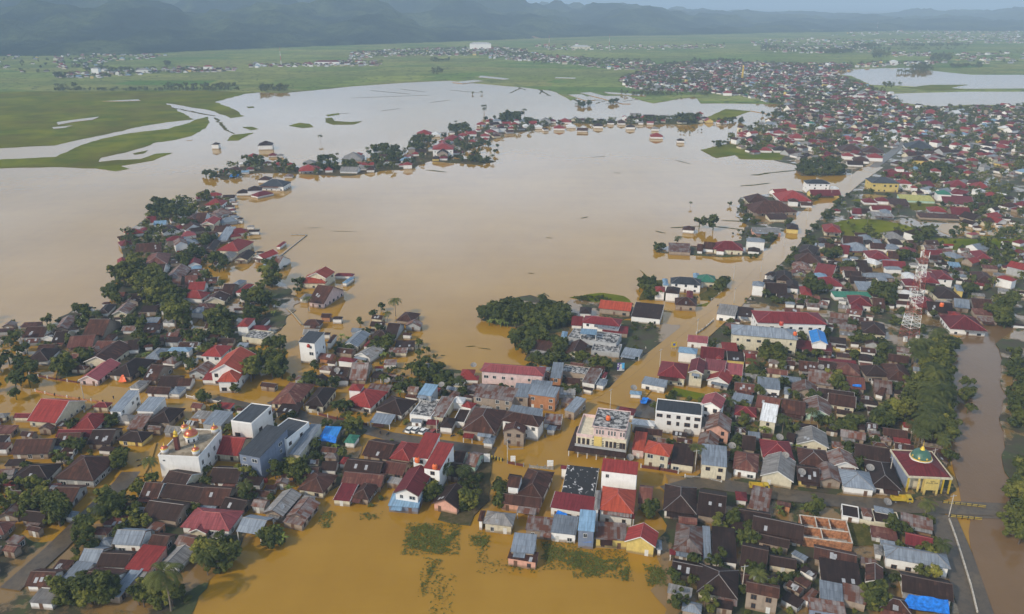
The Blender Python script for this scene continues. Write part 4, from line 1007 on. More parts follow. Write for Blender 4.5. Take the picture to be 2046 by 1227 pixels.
def make_building(name, c, ang, w, d, h, typ, rc, wc, det, rng, pitch=None, flags=(), key=None):
    root = empty(name, (c.x, c.y, 0), ang); root['_w'] = w; root['_d'] = d
    small = min(w, d) < 5; o = .3 if small else .55
    if typ == 'f': o = 0
    if typ == 's': o = .22
    wx, wy = w / 2 - o, d / 2 - o
    if pitch is None: pitch = rng.uniform(.42, .58) if typ in 'gGh' else .10
    if h > 6 and typ == 'h': pitch *= .8
    X, Y = w / 2, d / 2; rf = MB(); wl = MB(); capm = 'capr' if rc in ('rd', 'cr', 'or', 'pk') else ('capb' if rc in ('br', 'db', 'ru', 'rs') and rng.random() < .7 else 'cap'); caps = []
    u0, v0 = rng.uniform(0, 50), rng.uniform(0, 50); t = .10; H = h
    def zat(x, y):
        if typ == 'g': return h + (Y - abs(y)) * pitch
        if typ == 'G': return h + (X - abs(x)) * pitch
        if typ == 's': return h + (y + Y) * pitch
        return h
    fasc = []
    if typ == 'g':
        r = Y * pitch; slab(rf, [(-X, -Y, h), (X, -Y, h), (X, 0, h + r), (-X, 0, h + r)], t, 0, u0, v0); slab(rf, [(-X, Y, h), (X, Y, h), (X, 0, h + r), (-X, 0, h + r)], t, 0, u0, v0 + 20); caps = [((-X, 0, h + r), (X, 0, h + r))]
        fasc = [((s * X, -Y, h), (s * X, 0, h + r)) for s in (-1, 1)] + [((s * X, Y, h), (s * X, 0, h + r)) for s in (-1, 1)]
    elif typ == 'G':
        r = X * pitch; slab(rf, [(-X, -Y, h), (-X, Y, h), (0, Y, h + r), (0, -Y, h + r)], t, 0, u0, v0); slab(rf, [(X, -Y, h), (X, Y, h), (0, Y, h + r), (0, -Y, h + r)], t, 0, u0, v0 + 20); caps = [((0, -Y, h + r), (0, Y, h + r))]
        fasc = [((-X, -Y, h), (0, -Y, h + r)), ((X, -Y, h), (0, -Y, h + r)), ((-X, Y, h), (0, Y, h + r)), ((X, Y, h), (0, Y, h + r))]
    elif typ == 'h':
        m_ = min(X, Y); r = m_ * pitch
        if X >= Y: a, b = Vector((-(X - Y), 0, h + r)), Vector((X - Y, 0, h + r))
        else: a, b = Vector((0, -(Y - X), h + r)), Vector((0, Y - X, h + r))
        c1, c2, c3, c4 = (-X, -Y, h), (X, -Y, h), (X, Y, h), (-X, Y, h)
        if X >= Y:
            slab(rf, [c1, c2, b, a] if (b - a).length > .05 else [c1, c2, a], t, 0, u0, v0); slab(rf, [c2, c3, b], t, 0, u0, v0 + 9); slab(rf, [c3, c4, a, b] if (b - a).length > .05 else [c3, c4, a], t, 0, u0, v0 + 19); slab(rf, [c4, c1, a], t, 0, u0, v0 + 29)
            caps = [(c1, a), (c4, a), (c2, b), (c3, b), (a, b)]
        else:
            slab(rf, [c1, c2, a], t, 0, u0, v0); slab(rf, [c2, c3, b, a], t, 0, u0, v0 + 9); slab(rf, [c3, c4, b], t, 0, u0, v0 + 19); slab(rf, [c4, c1, a, b], t, 0, u0, v0 + 29)
            caps = [(c1, a), (c2, a), (c3, b), (c4, b), (a, b)]
    elif typ == 's':
        hh = h + d * pitch; slab(rf, [(-X, -Y, h), (X, -Y, h), (X, Y, hh), (-X, Y, hh)], t, 0, u0, v0); fasc = [((-X, -Y, h), (-X, Y, hh)), ((X, -Y, h), (X, Y, hh))]
    else:
        rf.box(-X + .2, -Y + .2, h - .45, X - .2, Y - .2, h - .28)
    ro = rf.build('roof', RM[rc], root)
    # walls
    if wc != 'x':
        z0 = -.9
        if typ in 'gG':
            hx = [(-wx, -wy), (wx, -wy), (wx, wy), (-wx, wy)]
            for i in range(4):
                p, q = hx[i], hx[(i + 1) % 4]; L0 = math.hypot(q[0] - p[0], q[1] - p[1]); zp, zq = zat(*p) - t - .02, zat(*q) - t - .02
                mx_, my_ = (p[0] + q[0]) / 2, (p[1] + q[1]) / 2; zm = zat(mx_, my_) - t - .02
                if zm > zp + .1: wl.face([(*p, z0), (*q, z0), (*q, zq), (mx_, my_, zm), (*p, zp)])
                else: wl.face([(*p, z0), (*q, z0), (*q, zq), (*p, zp)])
        elif typ == 's':
            hx = [(-wx, -wy), (wx, -wy), (wx, wy), (-wx, wy)]
            for i in range(4):
                p, q = hx[i], hx[(i + 1) % 4]; wl.face([(*p, z0), (*q, z0), (*q, zat(*q) - t - .02), (*p, zat(*p) - t - .02)])
        elif typ == 'h':
            hx = [(-wx, -wy), (wx, -wy), (wx, wy), (-wx, wy)]
            for i in range(4):
                p, q = hx[i], hx[(i + 1) % 4]; wl.face([(*p, z0), (*q, z0), (*q, h - .06), (*p, h - .06)])
        else:
            wl.box(-X, -Y, z0, X, Y, h - .46)
            pp = MB()
            for (x0, y0, x1, y1) in ((-X, -Y, X, -Y + .2), (-X, Y - .2, X, Y), (-X, -Y + .2, -X + .2, Y - .2), (X - .2, -Y + .2, X, Y - .2)): pp.box(x0, y0, h - .46, x1, y1, h, 0)
            pp.build('parapet', WM[wc], root)
        wo = wl.build('wall', WM[wc], root)
    if det >= 1 and caps:
        cm = MB()
        for a, b in caps:
            a, b = Vector(a), Vector(b)
            if (b - a).length > .3: cm.bar(a + Vector((0, 0, .02)), b + Vector((0, 0, .02)), .10, 0, 4)
        cm.build('ridge_cap', M[capm], root)
    fwhite = wc in 'wcykm' and rng.random() < (.85 if typ == 'G' else .45)
    if det >= 1 and fasc and (fwhite or typ in 'gG'):
        fms = {}
        for a, b in fasc:
            a, b = Vector(a), Vector(b); nn = Vector((0, -1, 0)) if abs(a.y - b.y) < .01 else Vector((1, 0, 0)); s = 1 if a.dot(nn) > 0 else -1; e = nn * s; fm = fms.setdefault(s, MB())
            q = [a + e * .03 + Vector((0, 0, .06)), b + e * .03 + Vector((0, 0, .06)), b + e * .03 - Vector((0, 0, .26)), a + e * .03 - Vector((0, 0, .26))]
            fm.face(q); fm.face([k - e * .06 for k in q][::-1]); fm.face([q[0], q[1], q[1] - e * .06, q[0] - e * .06])
        for fm in fms.values(): fm.build('fascia', M['fascia' if fwhite else 'fasciab'], root)
    if wc == 'x':   # open shed: posts
        n_ = max(2, int(w / 4) + 1)
        for i in range(n_):
            for y in (-Y + .3, Y - .3):
                x = -X + .3 + (w - .6) * i / (n_ - 1); pm = MB(); pm.box(-.12, -.12, -.9, .12, .12, zat(x, y) - t - .02 - 0); po = pm.build('post', M['post'], root); po.location = (x, y, 0)
        if 'back' in flags:
            bm_ = MB(); bm_.box(-X + .4, Y - .6, -.9, X - .4, Y - .45, h - .5); bm_.build('wall', WM['t'], root)
    elif det >= 1:
        cam_l = Vector((-c.x, -c.y, 0)); cam_l.rotate(Matrix.Rotation(-ang, 3, 'Z')); fr = det >= 2
        faces = [(0, -1, -wy, wx, wy)]
        faces.append((1, 1, wx, wy, wx) if cam_l.x > 0 else (1, -1, -wx, wy, wx))
        brown = rng.random() < .5; floors = [0.55] if h < 5 else ([.9, h * .5 + .8] if h < 8 else [.9, h * .36 + .5, h * .68 + .5])
        for ax, sg, off, half, _ in faces:
            L0 = 2 * half
            if h < 2.4 and det < 2: continue
            if key in ('whiteblock', 'whitetower', 'parapet') or (key in ('blueblock', 'redpair') and ax == 1): fewer = .75
            elif ax == 1 and h > 4: fewer = .5
            else: fewer = .18
            n_ = int(L0 / (3.1 if det >= 2 else 3.8)); n_ = min(n_, 7)
            if L0 < 2.5: continue
            n_ = max(1, n_); di = rng.randrange(n_) if ax == 0 else -1
            for fi, z in enumerate(floors):
                zt = min(z + rng.choice((1.1, 1.3)), h - .3)
                if zt - z < .7: continue
                for i in range(n_):
                    if rng.random() < fewer: continue
                    s = -half + L0 * (i + .5) / n_ + rng.uniform(-.2, .2); ww = rng.choice((.9, 1.2, 1.7)); ww = min(ww, L0 / n_ * .75)
                    if fi == 0 and i == di:
                        if ax == 0: obj('door', DOOR if rng.random() < .6 else DOORW, root, (s, off - .02, -.6), 0, (1.0, 1, 2.6)); continue
                    if ax == 0: window(root, s, off - .03, z, ww, zt - z, 0, fr, brown)
                    else: window(root, off + .03 * sg, s, z, ww, zt - z, math.pi / 2 * sg, fr, brown)
    if det >= 1 and key is None and typ in 'gGhs' and min(w, d) > 5 and rng.random() < .42:
        aw = MB(); fx = rng.uniform(.35, .85); x0 = rng.uniform(-X, X - w * fx); e = rng.uniform(1.0, 1.9); z1 = h - .22; z0_ = max(1.3, z1 - .35)
        slab(aw, [(x0, -Y - e, z0_), (x0 + w * fx, -Y - e, z0_), (x0 + w * fx, -Y + .35, z1), (x0, -Y + .35, z1)], .06, 0, rng.uniform(0, 40), 3); aw.build('awning', RM[rng.choice(('rs', 'gy', 'ru', 'gb', rc, 'br'))], root)
    if det >= 1 and rc in ('br', 'db', 'ru', 'gy') and typ in 'gGhs' and rng.random() < .5:
        for _ in range(rng.randint(1, 3)):
            y = rng.uniform(-.75, -.35) * Y; x = rng.uniform(-.6, .6) * X; sm = MB(); w2, l2 = .42, rng.uniform(.5, 1.0)
            if typ == 'G':
                x = rng.uniform(.3, .6) * X * rng.choice((-1, 1)); a_ = math.atan(pitch) * (1 if x < 0 else -1)
                e = Vector((math.cos(a_), 0, math.sin(a_))) ; f = Vector((0, 1, 0)); nn = Vector((-math.sin(a_), 0, math.cos(a_))); z = zat(x, y)
            elif typ == 'h' and X < Y: continue
            else:
                if typ == 'h': x *= .35; y = -.7 * Y
                a_ = math.atan(pitch); e = Vector((1, 0, 0)); f = Vector((0, math.cos(a_), math.sin(a_))); nn = Vector((0, -math.sin(a_), math.cos(a_))); z = (h + (Y - abs(y)) * pitch) if typ != 's' else zat(x, y)
            q = Vector((x, y, z)) + nn * .035; sm.face([q - e * w2 - f * l2, q + e * w2 - f * l2, q + e * w2 + f * l2, q - e * w2 + f * l2]); sm.face([q - e * w2 - f * l2 - nn * .02, q - e * w2 + f * l2 - nn * .02, q + e * w2 + f * l2 - nn * .02, q + e * w2 - f * l2 - nn * .02])
            sm.build('roof_sheet', M['sheet'], root)
    return root
RN = {'br': 'brown', 'db': 'dark brown', 'ru': 'rust red', 'rs': 'rust-streaked', 'gy': 'grey tin', 'gb': 'blue-grey tin', 'lb': 'light blue', 'bb': 'bright blue', 'rd': 'red', 'cr': 'crimson', 'or': 'orange-red', 'pk': 'faded pink', 'ch': 'charcoal', 'gn': 'green', 'wh': 'white', 'go': 'olive yellow', 'co': 'mouldy concrete', 'dm': 'black peeling'}
WN = {'w': 'white-walled', 'c': 'cream-walled', 'p': 'salmon-walled', 't': 'bare-walled', 'g': 'grey-walled', 'y': 'yellow-walled', 'b': 'blue-walled', 'm': 'mint-walled', 'o': 'brick-walled', 'k': 'pale pink', 'x': 'open-sided'}
TN = {'g': 'gabled', 'G': 'gable-fronted', 'h': 'hip-roofed', 's': 'lean-to', 'f': 'flat-roofed'}
ORD = ['', 'second ', 'third ', 'fourth ', 'fifth ', 'sixth ', 'seventh ', 'eighth ', 'ninth ', 'tenth ', 'eleventh ', 'twelfth ', 'thirteenth ', 'fourteenth ', 'fifteenth ', 'sixteenth ', 'seventeenth ', 'eighteenth ', 'nineteenth ', 'twentieth ']
LMW = {k: (P(v[0], v[1]), v[2]) for k, v in LMK.items()}
def nearest(p):
    px, py, _ = PROJ(p); return min(LMW, key=lambda k: (LMK[k][0] - px) ** 2 + ((LMK[k][1] - py) * 1.3) ** 2)
BUILD = []
for t_, txt in HD.items():
    ox, oy, sc = TILES[t_]
    for ln in txt.strip().split('\n'):
        k = ln.split(); v = [float(q) for q in k[:7]]; h, typ, rc, wc = v[6], k[7], k[8], k[9]; key = k[10][1:] if len(k) > 10 else None
        if key is None and h < 5: h = max(2.1, h - .75)
        if t_[0] == 'X' and key is None: h *= .8
        c, ang, w, d = fit(ox + v[0] / sc, oy + v[1] / sc, ox + v[2] / sc, oy + v[3] / sc, ox + v[4] / sc, oy + v[5] / sc, h)
        px, py, dep = PROJ(c)
        if dep > 560: d = min(d, w * (.8 if typ == 'g' else 1.05)); d = max(d, w * .5)
        r_ = random.Random(int(v[0] * 3 + v[1]))
        if wc == 'w' and rc in ('br', 'db', 'ru', 'rs', 'gy') and r_.random() < .5: wc = r_.choice('cgttp' if r_.random() < .3 else 'cgt')
        BUILD.append([c, ang, w, d, h, typ, rc, wc, key, FPX / dep * math.sqrt(w * d), dep])
# streets kept open
STREETS = [([(1010, 925), (1100, 895), (1200, 830), (1290, 745), (1370, 680), (1440, 620), (1500, 555), (1560, 500), (1620, 430), (1700, 365), (1745, 335), (1790, 300)], 8.5), ([(1330, 985), (1400, 965), (1560, 990), (1800, 1014), (2046, 1022)], 4.5), ([(1010, 925), (1160, 935), (1330, 955)], 5), ([(540, 800), (700, 850), (900, 890), (1010, 915)], 4.5), ([(60, 785), (250, 800), (420, 790), (540, 810)], 5),
           ([(285, 890), (270, 950), (190, 1020), (110, 1100), (20, 1180)], 5.5), ([(985, 930), (975, 1000), (955, 1070), (900, 1227)], 4), ([(1320, 960), (1318, 1040), (1325, 1120)], 3), ([(1100, 900), (1090, 980), (1080, 1040)], 2.5), ([(1890, 1030), (1925, 1120), (1960, 1250)], 5), ([(735, 890), (700, 950), (650, 1010)], 2.5), ([(660, 840), (690, 790), (720, 760)], 2.5)]
STW = [([P(*q) for q in a], b) for a, b in STREETS]
def onroad(p, m=0.0):
    for a, hw in STW:
        for u, v in zip(a, a[1:]):
            e = v - u; t = max(0, min(1, (p - u).dot(e) / e.dot(e)))
            if (u + e * t - p).length < hw + m: return True
    return False
def inpoly(x, y, pl):
    r = False; j = len(pl) - 1
    for i in range(len(pl)):
        if (pl[i][1] > y) != (pl[j][1] > y) and x < (pl[j][0] - pl[i][0]) * (y - pl[i][1]) / (pl[j][1] - pl[i][1]) + pl[i][0]: r = not r
        j = i
    return r
# small outbuildings squeezed between the surveyed ones
FP = [(b[0], b[1], b[2] / 2, b[3] / 2) for b in BUILD]
mqc = P(385, 915); FP += [(mqc, .5, 10, 12), (P(1205, 885), 0, 11, 9), (P(1655, 1070), 0, 10, 9)]
def hits(p, a, hx, hy, m=.2):
    cs = [p] + [p + Vector((sx * hx * math.cos(a) - sy * hy * math.sin(a), sx * hx * math.sin(a) + sy * hy * math.cos(a), 0)) for sx in (-1, 0, 1) for sy in (-1, 0, 1)]
    for c, b_, X, Y in FP:
        if (c - p).length > X + Y + hx + hy: continue
        ca, sa = math.cos(b_), math.sin(b_)
        for q in cs:
            d = q - c
            if abs(d.x * ca + d.y * sa) < X + m and abs(-d.x * sa + d.y * ca) < Y + m: return True
        ca, sa = math.cos(a), math.sin(a)
        for sx in (-1, 0, 1):
            for sy in (-1, 0, 1):
                q = c + Vector((sx * X * math.cos(b_) - sy * Y * math.sin(b_), sx * X * math.sin(b_) + sy * Y * math.cos(b_), 0)) - p
                if abs(q.x * ca + q.y * sa) < hx + m and abs(-q.x * sa + q.y * ca) < hy + m: return True
    return any(onroad(q, .6) for q in cs)
ro_ = random.Random(99); NSH = 0
for s_, n_ in (('110 840;260 800;420 800;640 760;760 740;960 850;960 980;640 1010;560 1050;440 1090;240 1180;110 1180;-40 1180;-40 840', 120), ('-40 660;110 650;330 560;420 440;470 480;420 560;520 600;540 700;400 770;110 750', 70), ('1340 980;1860 1030;1880 1227;1340 1227', 60), ('1270 860;1860 860;1880 990;1270 950', 40), ('1440 640;1700 620;1840 700;1840 860;1440 850', 55), ('1540 520;1700 470;1935 500;1935 620;1560 620', 60), ('960 760;1200 730;1180 820;1120 900;820 880;820 800', 40), ('960 930;1320 960;1320 1080;960 1060', 18), ('620 640;840 640;790 740;600 780', 20), ('400 400;470 400;560 540;420 540', 16), ('1940 380;2046 380;2046 660;1940 660', 26)):
    pl = [tuple(float(k) for k in t.split()) for t in s_.split(';')]; xs, ys = [p[0] for p in pl], [p[1] for p in pl]; got = 0
    for _ in range(n_ * 45):
        if got >= n_: break
        x, y = ro_.uniform(min(xs), max(xs)), ro_.uniform(min(ys), max(ys))
        if not inpoly(x, y, pl): continue
        p = P(x, y); nb = min(BUILD, key=lambda b: (b[0] - p).length); a = nb[1] + ro_.uniform(-.05, .05); w = ro_.uniform(3.4, 8.5); d = w * ro_.uniform(.5, .95)
        if hits(p, a, w / 2, d / 2): continue
        rc = ro_.choices(('br', 'db', 'ru', 'rs', 'gy', 'gb', 'cr', 'rd'), (26, 24, 13, 16, 9, 6, 3, 3))[0]; wc = ro_.choices('tgwco', (6, 3, 2, 2, 1))[0]; typ = ro_.choices('gshG', (4, 5, 1, 1))[0]
        px, py, dep = PROJ(p); BUILD.append([p, a, w, d, ro_.uniform(1.9, 2.6), typ, rc, wc, None, FPX / dep * math.sqrt(w * d), dep, 'shed']); FP.append((p, a, w / 2, d / 2)); got += 1
    NSH += got
print('outbuildings', NSH)
HANDLED = {'mosque2'}
ROOTS = []
LATER = []
nh = nsh_ = 0
BUILD.sort(key=lambda b: -b[9])
for b in BUILD:
    c, ang, w, d, h, typ, rc, wc, key, sz, dep = b[:11]; rng = random.Random(int(c.x * 7 + c.y * 13))
    if key in HANDLED: KEEP = b; continue
    cat = 'shed' if len(b) > 11 or wc == 'x' else 'house'
    if cat == 'house' and key is None:
        nh += 1
        if nh > 288: LATER.append(b); continue
    if cat == 'shed':
        nsh_ += 1
        if nsh_ > 292: LATER.append(b); continue
    det = 2 if dep < 330 else (1 if dep < 900 else 0)
    rt = make_building('tin_shed' if cat == 'shed' else {'school': 'school_building', 'mansion': 'mansion', 'creamhall': 'public_hall', 'redhall': 'public_hall', 'roadblock': 'warehouse'}.get(key, 'house'), c, ang, w, d, h, typ, rc, wc, det, rng, key=key)
    ROOTS.append((rt, b, cat))
# unique labels: look, then rank by distance from a landmark
rank = {}
for rt, b, cat in ROOTS:
    c, ang, w, d, h, typ, rc, wc, key = b[:9]
    if key: rt['label'] = LMK[key][2].replace('the ', '', 1); rt['category'] = LMK[key][3]; continue
    lm = nearest(c); px, py, _ = PROJ(c); lx, ly = LMK[lm][:2]
    side = ('right of' if px > lx else 'left of') if abs(px - lx) > abs(py - ly) else ('below' if py > ly else 'above')
    desc = f"{RN[rc]} {TN[typ]} {WN[wc]} {'shed' if cat == 'shed' else ('two-storey house' if h >= 5 else 'house')}"
    rank.setdefault((desc, lm, side), []).append(((px - lx) ** 2 + (py - ly) ** 2, rt, cat))
for (desc, lm, side), L_ in rank.items():
    L_.sort(key=lambda q: q[0])
    for i, (_, rt, cat) in enumerate(L_):
        lab = f"{desc}, {ORD[i] + 'nearest one ' if len(L_) > 1 else ''}{side} {LMK[lm][2]}"
        wds = lab.split()
        if len(wds) > 16: lab = ' '.join(lab.replace(' one ', ' ').replace('-walled', '').replace('nearest', 'closest').split()[:16])
        rt['label'] = lab; rt['category'] = cat; rt['group'] = 'flooded houses of the town' if cat == 'house' else 'tin sheds among the houses'
# ---------------- white mosque with copper domes ----------------
def dome(parent, x, y, z, r, mat, drum_h, wall, finial=True, name='dome'):
    dr = MB(); dr.lathe([(r * .98, 0), (r * .98, drum_h), (r * 1.12, drum_h), (r * 1.12, drum_h + .18), (0, drum_h + .2)], n=16); do = dr.build('dome_drum', wall, parent); do.location = (x, y, z)
    dd = MB(); dd.lathe([(r * math.cos(a) * (1.02 if a > 0 else 1), drum_h + .15 + r * .95 * math.sin(a)) for a in [k * math.pi / 16 for k in range(9)]], n=24); do2 = dd.build(name, mat, parent, True); do2.location = (x, y, z)
    bd = MB(); bd.lathe([(r * 1.03, drum_h + .18), (r * 1.06, drum_h + .35), (r * .99, drum_h + .5)], n=24); b2 = bd.build('dome_band', M['gold'], do2)
    if finial:
        f = MB(); zz = drum_h + r * .95; f.lathe([(r * .26, zz), (r * .14, zz + r * .3), (.05, zz + r * .42), (.16, zz + r * .55), (.05, zz + r * .68), (.1, zz + r * .8), (0, zz + r * 1.15)], n=10); f.build('finial', M['gold'], do2)
    return do2
ox, oy, sc = TILES['U1']
c, ang, w, d = fit(ox + 1060 / sc, oy + 655 / sc, ox + 1465 / sc, oy + 680 / sc, ox + 1690 / sc, oy + 405 / sc, 8.6)
mq = empty('mosque', (c.x, c.y, 0), ang); tag(mq, 'white square mosque with one large and four small copper domes', 'mosque')
m_ = MB(); m_.box(-w / 2, -d / 2, -.9, w / 2, d / 2, 8.2); m_.build('wall', WM['w'], mq)
m_ = MB(); m_.box(-w / 2 + .15, -d / 2 + .15, 8.2, w / 2 - .15, d / 2 - .15, 8.26); m_.build('roof_slab', concrete('mosque_roof_slab', (.20, .155, .10), (.36, .30, .22), .42, .6, .5), mq)
m_ = MB()
for (x0, y0, x1, y1) in ((-w / 2 - .1, -d / 2 - .1, w / 2 + .1, -d / 2 + .12), (-w / 2 - .1, d / 2 - .12, w / 2 + .1, d / 2 + .1), (-w / 2 - .1, -d / 2 + .12, -w / 2 + .12, d / 2 - .12), (w / 2 - .12, -d / 2 + .12, w / 2 + .1, d / 2 - .12)): m_.box(x0, y0, 8.0, x1, y1, 8.62)
m_.build('parapet', WM['w'], mq)
for sx, sy in ((-1, -1), (1, -1), (-1, 1), (1, 1)): dome(mq, sx * (w / 2 - 1.4), sy * (d / 2 - 1.6), 8.3, 1.15, M['copper'], 1.5, WM['w'])
bigd = dome(mq, 0, 1.0, 8.3, 2.15, M['copper'], 2.3, WM['w'])
for k in range(8):
    a = k * math.pi / 4; window(mq, 2.2 * .98 * math.sin(a) * 1.0, 1.0 - 2.2 * .98 * math.cos(a), 8.8, .5, 1.2, a, False)
mn = MB(); mn.box(-.62, -.62, 8.26, .62, .62, 13.0); mno = mn.build('minaret', M['maroon'], mq); mno.location = (-2.2, -d / 4, 0)
mc = MB(); mc.lathe([(.75, 13.0), (.8, 13.3), (.55, 13.5), (.62, 14.2), (.45, 14.7), (.1, 15.0), (0, 15.8)], n=10); mc.build('minaret_cap', M['gold'], mno)
for i in range(4):
    for z in (1.2, 4.6): window(mq, w / 2 + .03, -d / 2 + d * (i + .5) / 4, z, 1.1, 1.5, math.pi / 2, True)
window(mq, -w / 2 + 1.6, -d / 2 - .03, 6.4, .7, .5, 0, True); window(mq, 1.5, -d / 2 - .03, 1.2, 1.2, 1.4, 0, True)
# ---------------- mosque with one green dome ----------------
c, ang, w, d, h = KEEP[:5]; m2 = empty('mosque', (c.x, c.y, 0), ang); tag(m2, 'yellow mosque with crimson hip roof and a single green and gold dome', 'mosque')
m_ = MB(); m_.box(-w / 2 + .5, -d / 2 + 2.2, -.9, w / 2 - 1.2, d / 2 - .5, h - .3); m_.build('wall', WM['b'], m2)
m_ = MB(); m_.box(-w / 2 + .9, -d / 2 + 2.14, -.8, w / 2 - 1.4, -d / 2 + 2.19, h - .4); m_.build('front_wall', WM['c'], m2)
rf = MB(); X, Y = w / 2, d / 2; ap = Vector((0, 0, h + 2.6))
q = [(-X + .3, -Y + .3, h + .1), (X - .3, -Y + .3, h + .1), (X - .3, Y - .3, h + .1), (-X + .3, Y - .3, h + .1)]
for i in range(4): slab(rf, [q[i], q[(i + 1) % 4], ap], .1, 0, 3, i * 9)
rf.build('roof', RM['cr'], m2)
m_ = MB()
for (x0, y0, x1, y1) in ((-X, -Y, X, -Y + .22), (-X, Y - .22, X, Y), (-X, -Y + .22, -X + .22, Y - .22), (X - .22, -Y + .22, X, Y - .22)): m_.box(x0, y0, h - .35, x1, y1, h + .35, 0, True)
m_.build('eave_beam', WM['c'], m2)
for x in (-X + .4, -X / 2.2, 0 - 1.6, 1.9, X / 1.6, X - .4):
    p = MB(); p.box(-.22, -.22, -.9, .22, .22, h - .36); po = p.build('column', M['yellow'] if abs(x) > X / 2 else WM['y'], m2); po.location = (x, -Y + .3, 0)
dome(m2, 0, .6, h + 1.0, 3.0, M['green'], 1.0, M['white'])
for k in range(8):
    a = k * math.pi / 4 + .2; e = MB(); e.lathe([(0, 0), (.34, .02), (.30, .09), (0, .12)], n=8); eo = e.build('dome_rosette', M['gold'], m2); eo.location = (3.04 * math.cos(a) * .95, .6 + 3.04 * math.sin(a) * .95, h + 2.15 + .9); eo.rotation_euler = (0, math.pi / 2 - .3, a)
pt = MB(); px0 = .2
pt.box(px0 - 2.1, -Y - 1.25, 2.0, px0 + 2.1, -Y - 1.0, h + .3, 0, True); pt.box(px0 - 2.1, -Y - 1.25, -.9, px0 - 1.5, -Y - 1.0, 2.0); pt.box(px0 + 1.5, -Y - 1.25, -.9, px0 + 2.1, -Y - 1.0, 2.0); pt.build('portal', WM['y'], m2)
def text(s, size, mat, parent, loc, rot, name='lettering'):
    cu = bpy.data.curves.new(name, 'FONT'); cu.body = s; cu.size = size; cu.align_x = 'CENTER'; cu.extrude = .01
    o = bpy.data.objects.new(name, cu); dg = None; COL.link(o); bpy.context.view_layer.update(); me = bpy.data.meshes.new_from_object(o); bpy.data.objects.remove(o)
    o = bpy.data.objects.new(name, me); COL.link(o); me.materials.clear(); me.materials.append(mat); o.parent = parent; o.location = loc; o.rotation_euler = rot; return o
text('MASJID', .42, M['black'], m2, (px0, -Y - 1.28, h - .5), (math.pi / 2, 0, 0)); text('Jhoudhi Yhak', .66, M['black'], m2, (px0, -Y - 1.28, h - 1.15), (math.pi / 2, 0, 0))
# ---------------- ornate cream building at the junction ----------------
ox, oy, sc = TILES['U4']
c, ang, w, d = fit(ox + 165 / sc, oy + 470 / sc, ox + 672 / sc, oy + 540 / sc, ox + 715 / sc, oy + 330 / sc, 6.4)
cb = empty('ornate_building', (c.x, c.y, 0), ang); tag(cb, 'ornate three-storey cream building with mouldy flat roof at the flooded junction', 'building')
X, Y = w / 2, d / 2
m_ = MB(); m_.box(-X, -Y, -.9, X, Y, 6.6); m_.build('wall', WM['c'], cb)
m_ = MB(); ux0 = -X + w * .33; m_.box(ux0, -Y + 1.6, 6.6, X - .6, Y - .1, 10.0); m_.build('upper_wall', WM['k'], cb)
m_ = MB(); m_.box(ux0 - .5, -Y + 1.1, 10.0, X - .2, Y + .2, 10.25, 0, True); m_.build('roof_slab', RM['co'], cb)
m_ = MB()
for (x0, y0, x1, y1) in ((ux0 - .5, -Y + 1.1, X - .2, -Y + 1.25), (ux0 - .5, Y + .05, X - .2, Y + .2), (ux0 - .5, -Y + 1.25, ux0 - .35, Y + .05), (X - .35, -Y + 1.25, X - .2, Y + .05)): m_.box(x0, y0, 10.25, x1, y1, 10.55)
m_.build('cornice', WM['k'], cb)
m_ = MB()
for (x0, y0, x1, y1) in ((-X, -Y, ux0, -Y + .2), (-X, Y - .2, ux0, Y), (-X, -Y + .2, -X + .2, Y - .2)): m_.box(x0, y0, 6.6, x1, y1, 7.6)
m_.build('terrace_parapet', WM['k'], cb)
sk = MB(); z1, z0_, e = 3.1, 2.2, 2.4
a1 = [(-X - .05, -Y - .05, z1), (X + .05, -Y - .05, z1), (X + .05, Y, z1), (-X - .05, Y, z1)]; b1 = [(-X - e, -Y - e, z0_), (X + .6, -Y - e, z0_), (X + .6, Y, z0_), (-X - e, Y, z0_)]
slab(sk, [b1[0], b1[1], a1[1], a1[0]], .1, 0, 0, 0); slab(sk, [b1[3], b1[0], a1[0], a1[3]], .1, 0, 0, 9); sk.build('skirt_roof', RM['db'], cb)
for i in range(7):
    p = MB(); p.box(-.13, -.13, -.9, .13, .13, 2.15); po = p.build('column', M['post'], cb); po.location = (-X - e + .4 + (w + e - .4) * i / 6, -Y - e + .3, 0)
bl = MB(); bl.box(-X - .3, -Y - .75, 3.3, X + .2, -Y - .0, 3.5, 0, True); bl.box(-X - .3, -Y - .75, 3.5, X + .2, -Y - .65, 4.2, 0, True); bl.build('balcony', WM['g'], cb)
p = MB(); gx = -X + w * .44; p.box(gx - 1.3, -Y - .14, 3.6, gx + 1.3, -Y - .02, 7.4, 0, True); pn = p.build('tiled_panel', M['gold'] if False else WM['y'], cb)
for x in (-X + w * .06, -X + w * .15, -X + w * .24, -X + w * .62, -X + w * .70, -X + w * .78, -X + w * .9, -X + w * .96): window(cb, x, -Y - .04, 4.1, .8, 1.9, 0, True, True)
for k_, x in enumerate((.40, .46, .52, .64, .70, .76, .88, .94)): window(cb, -X + w * x, -Y + 1.56, 7.5, .45, 1.6, 0, True, False)
for gx2 in (-X + w * .345, -X + w * .535, -X + w * .84):
    for z in (3.8, 4.4, 5.0, 5.6): 
        p = MB(); p.box(gx2 - .45, -Y - .10, z, gx2 + .45, -Y - .02, z + .25, 0, True); p.build('screen_slot', M['glass'], cb)
for i in range(3): window(cb, X + .03, -Y + d * (i + .5) / 3, 4.2, .9, 1.5, math.pi / 2, True)
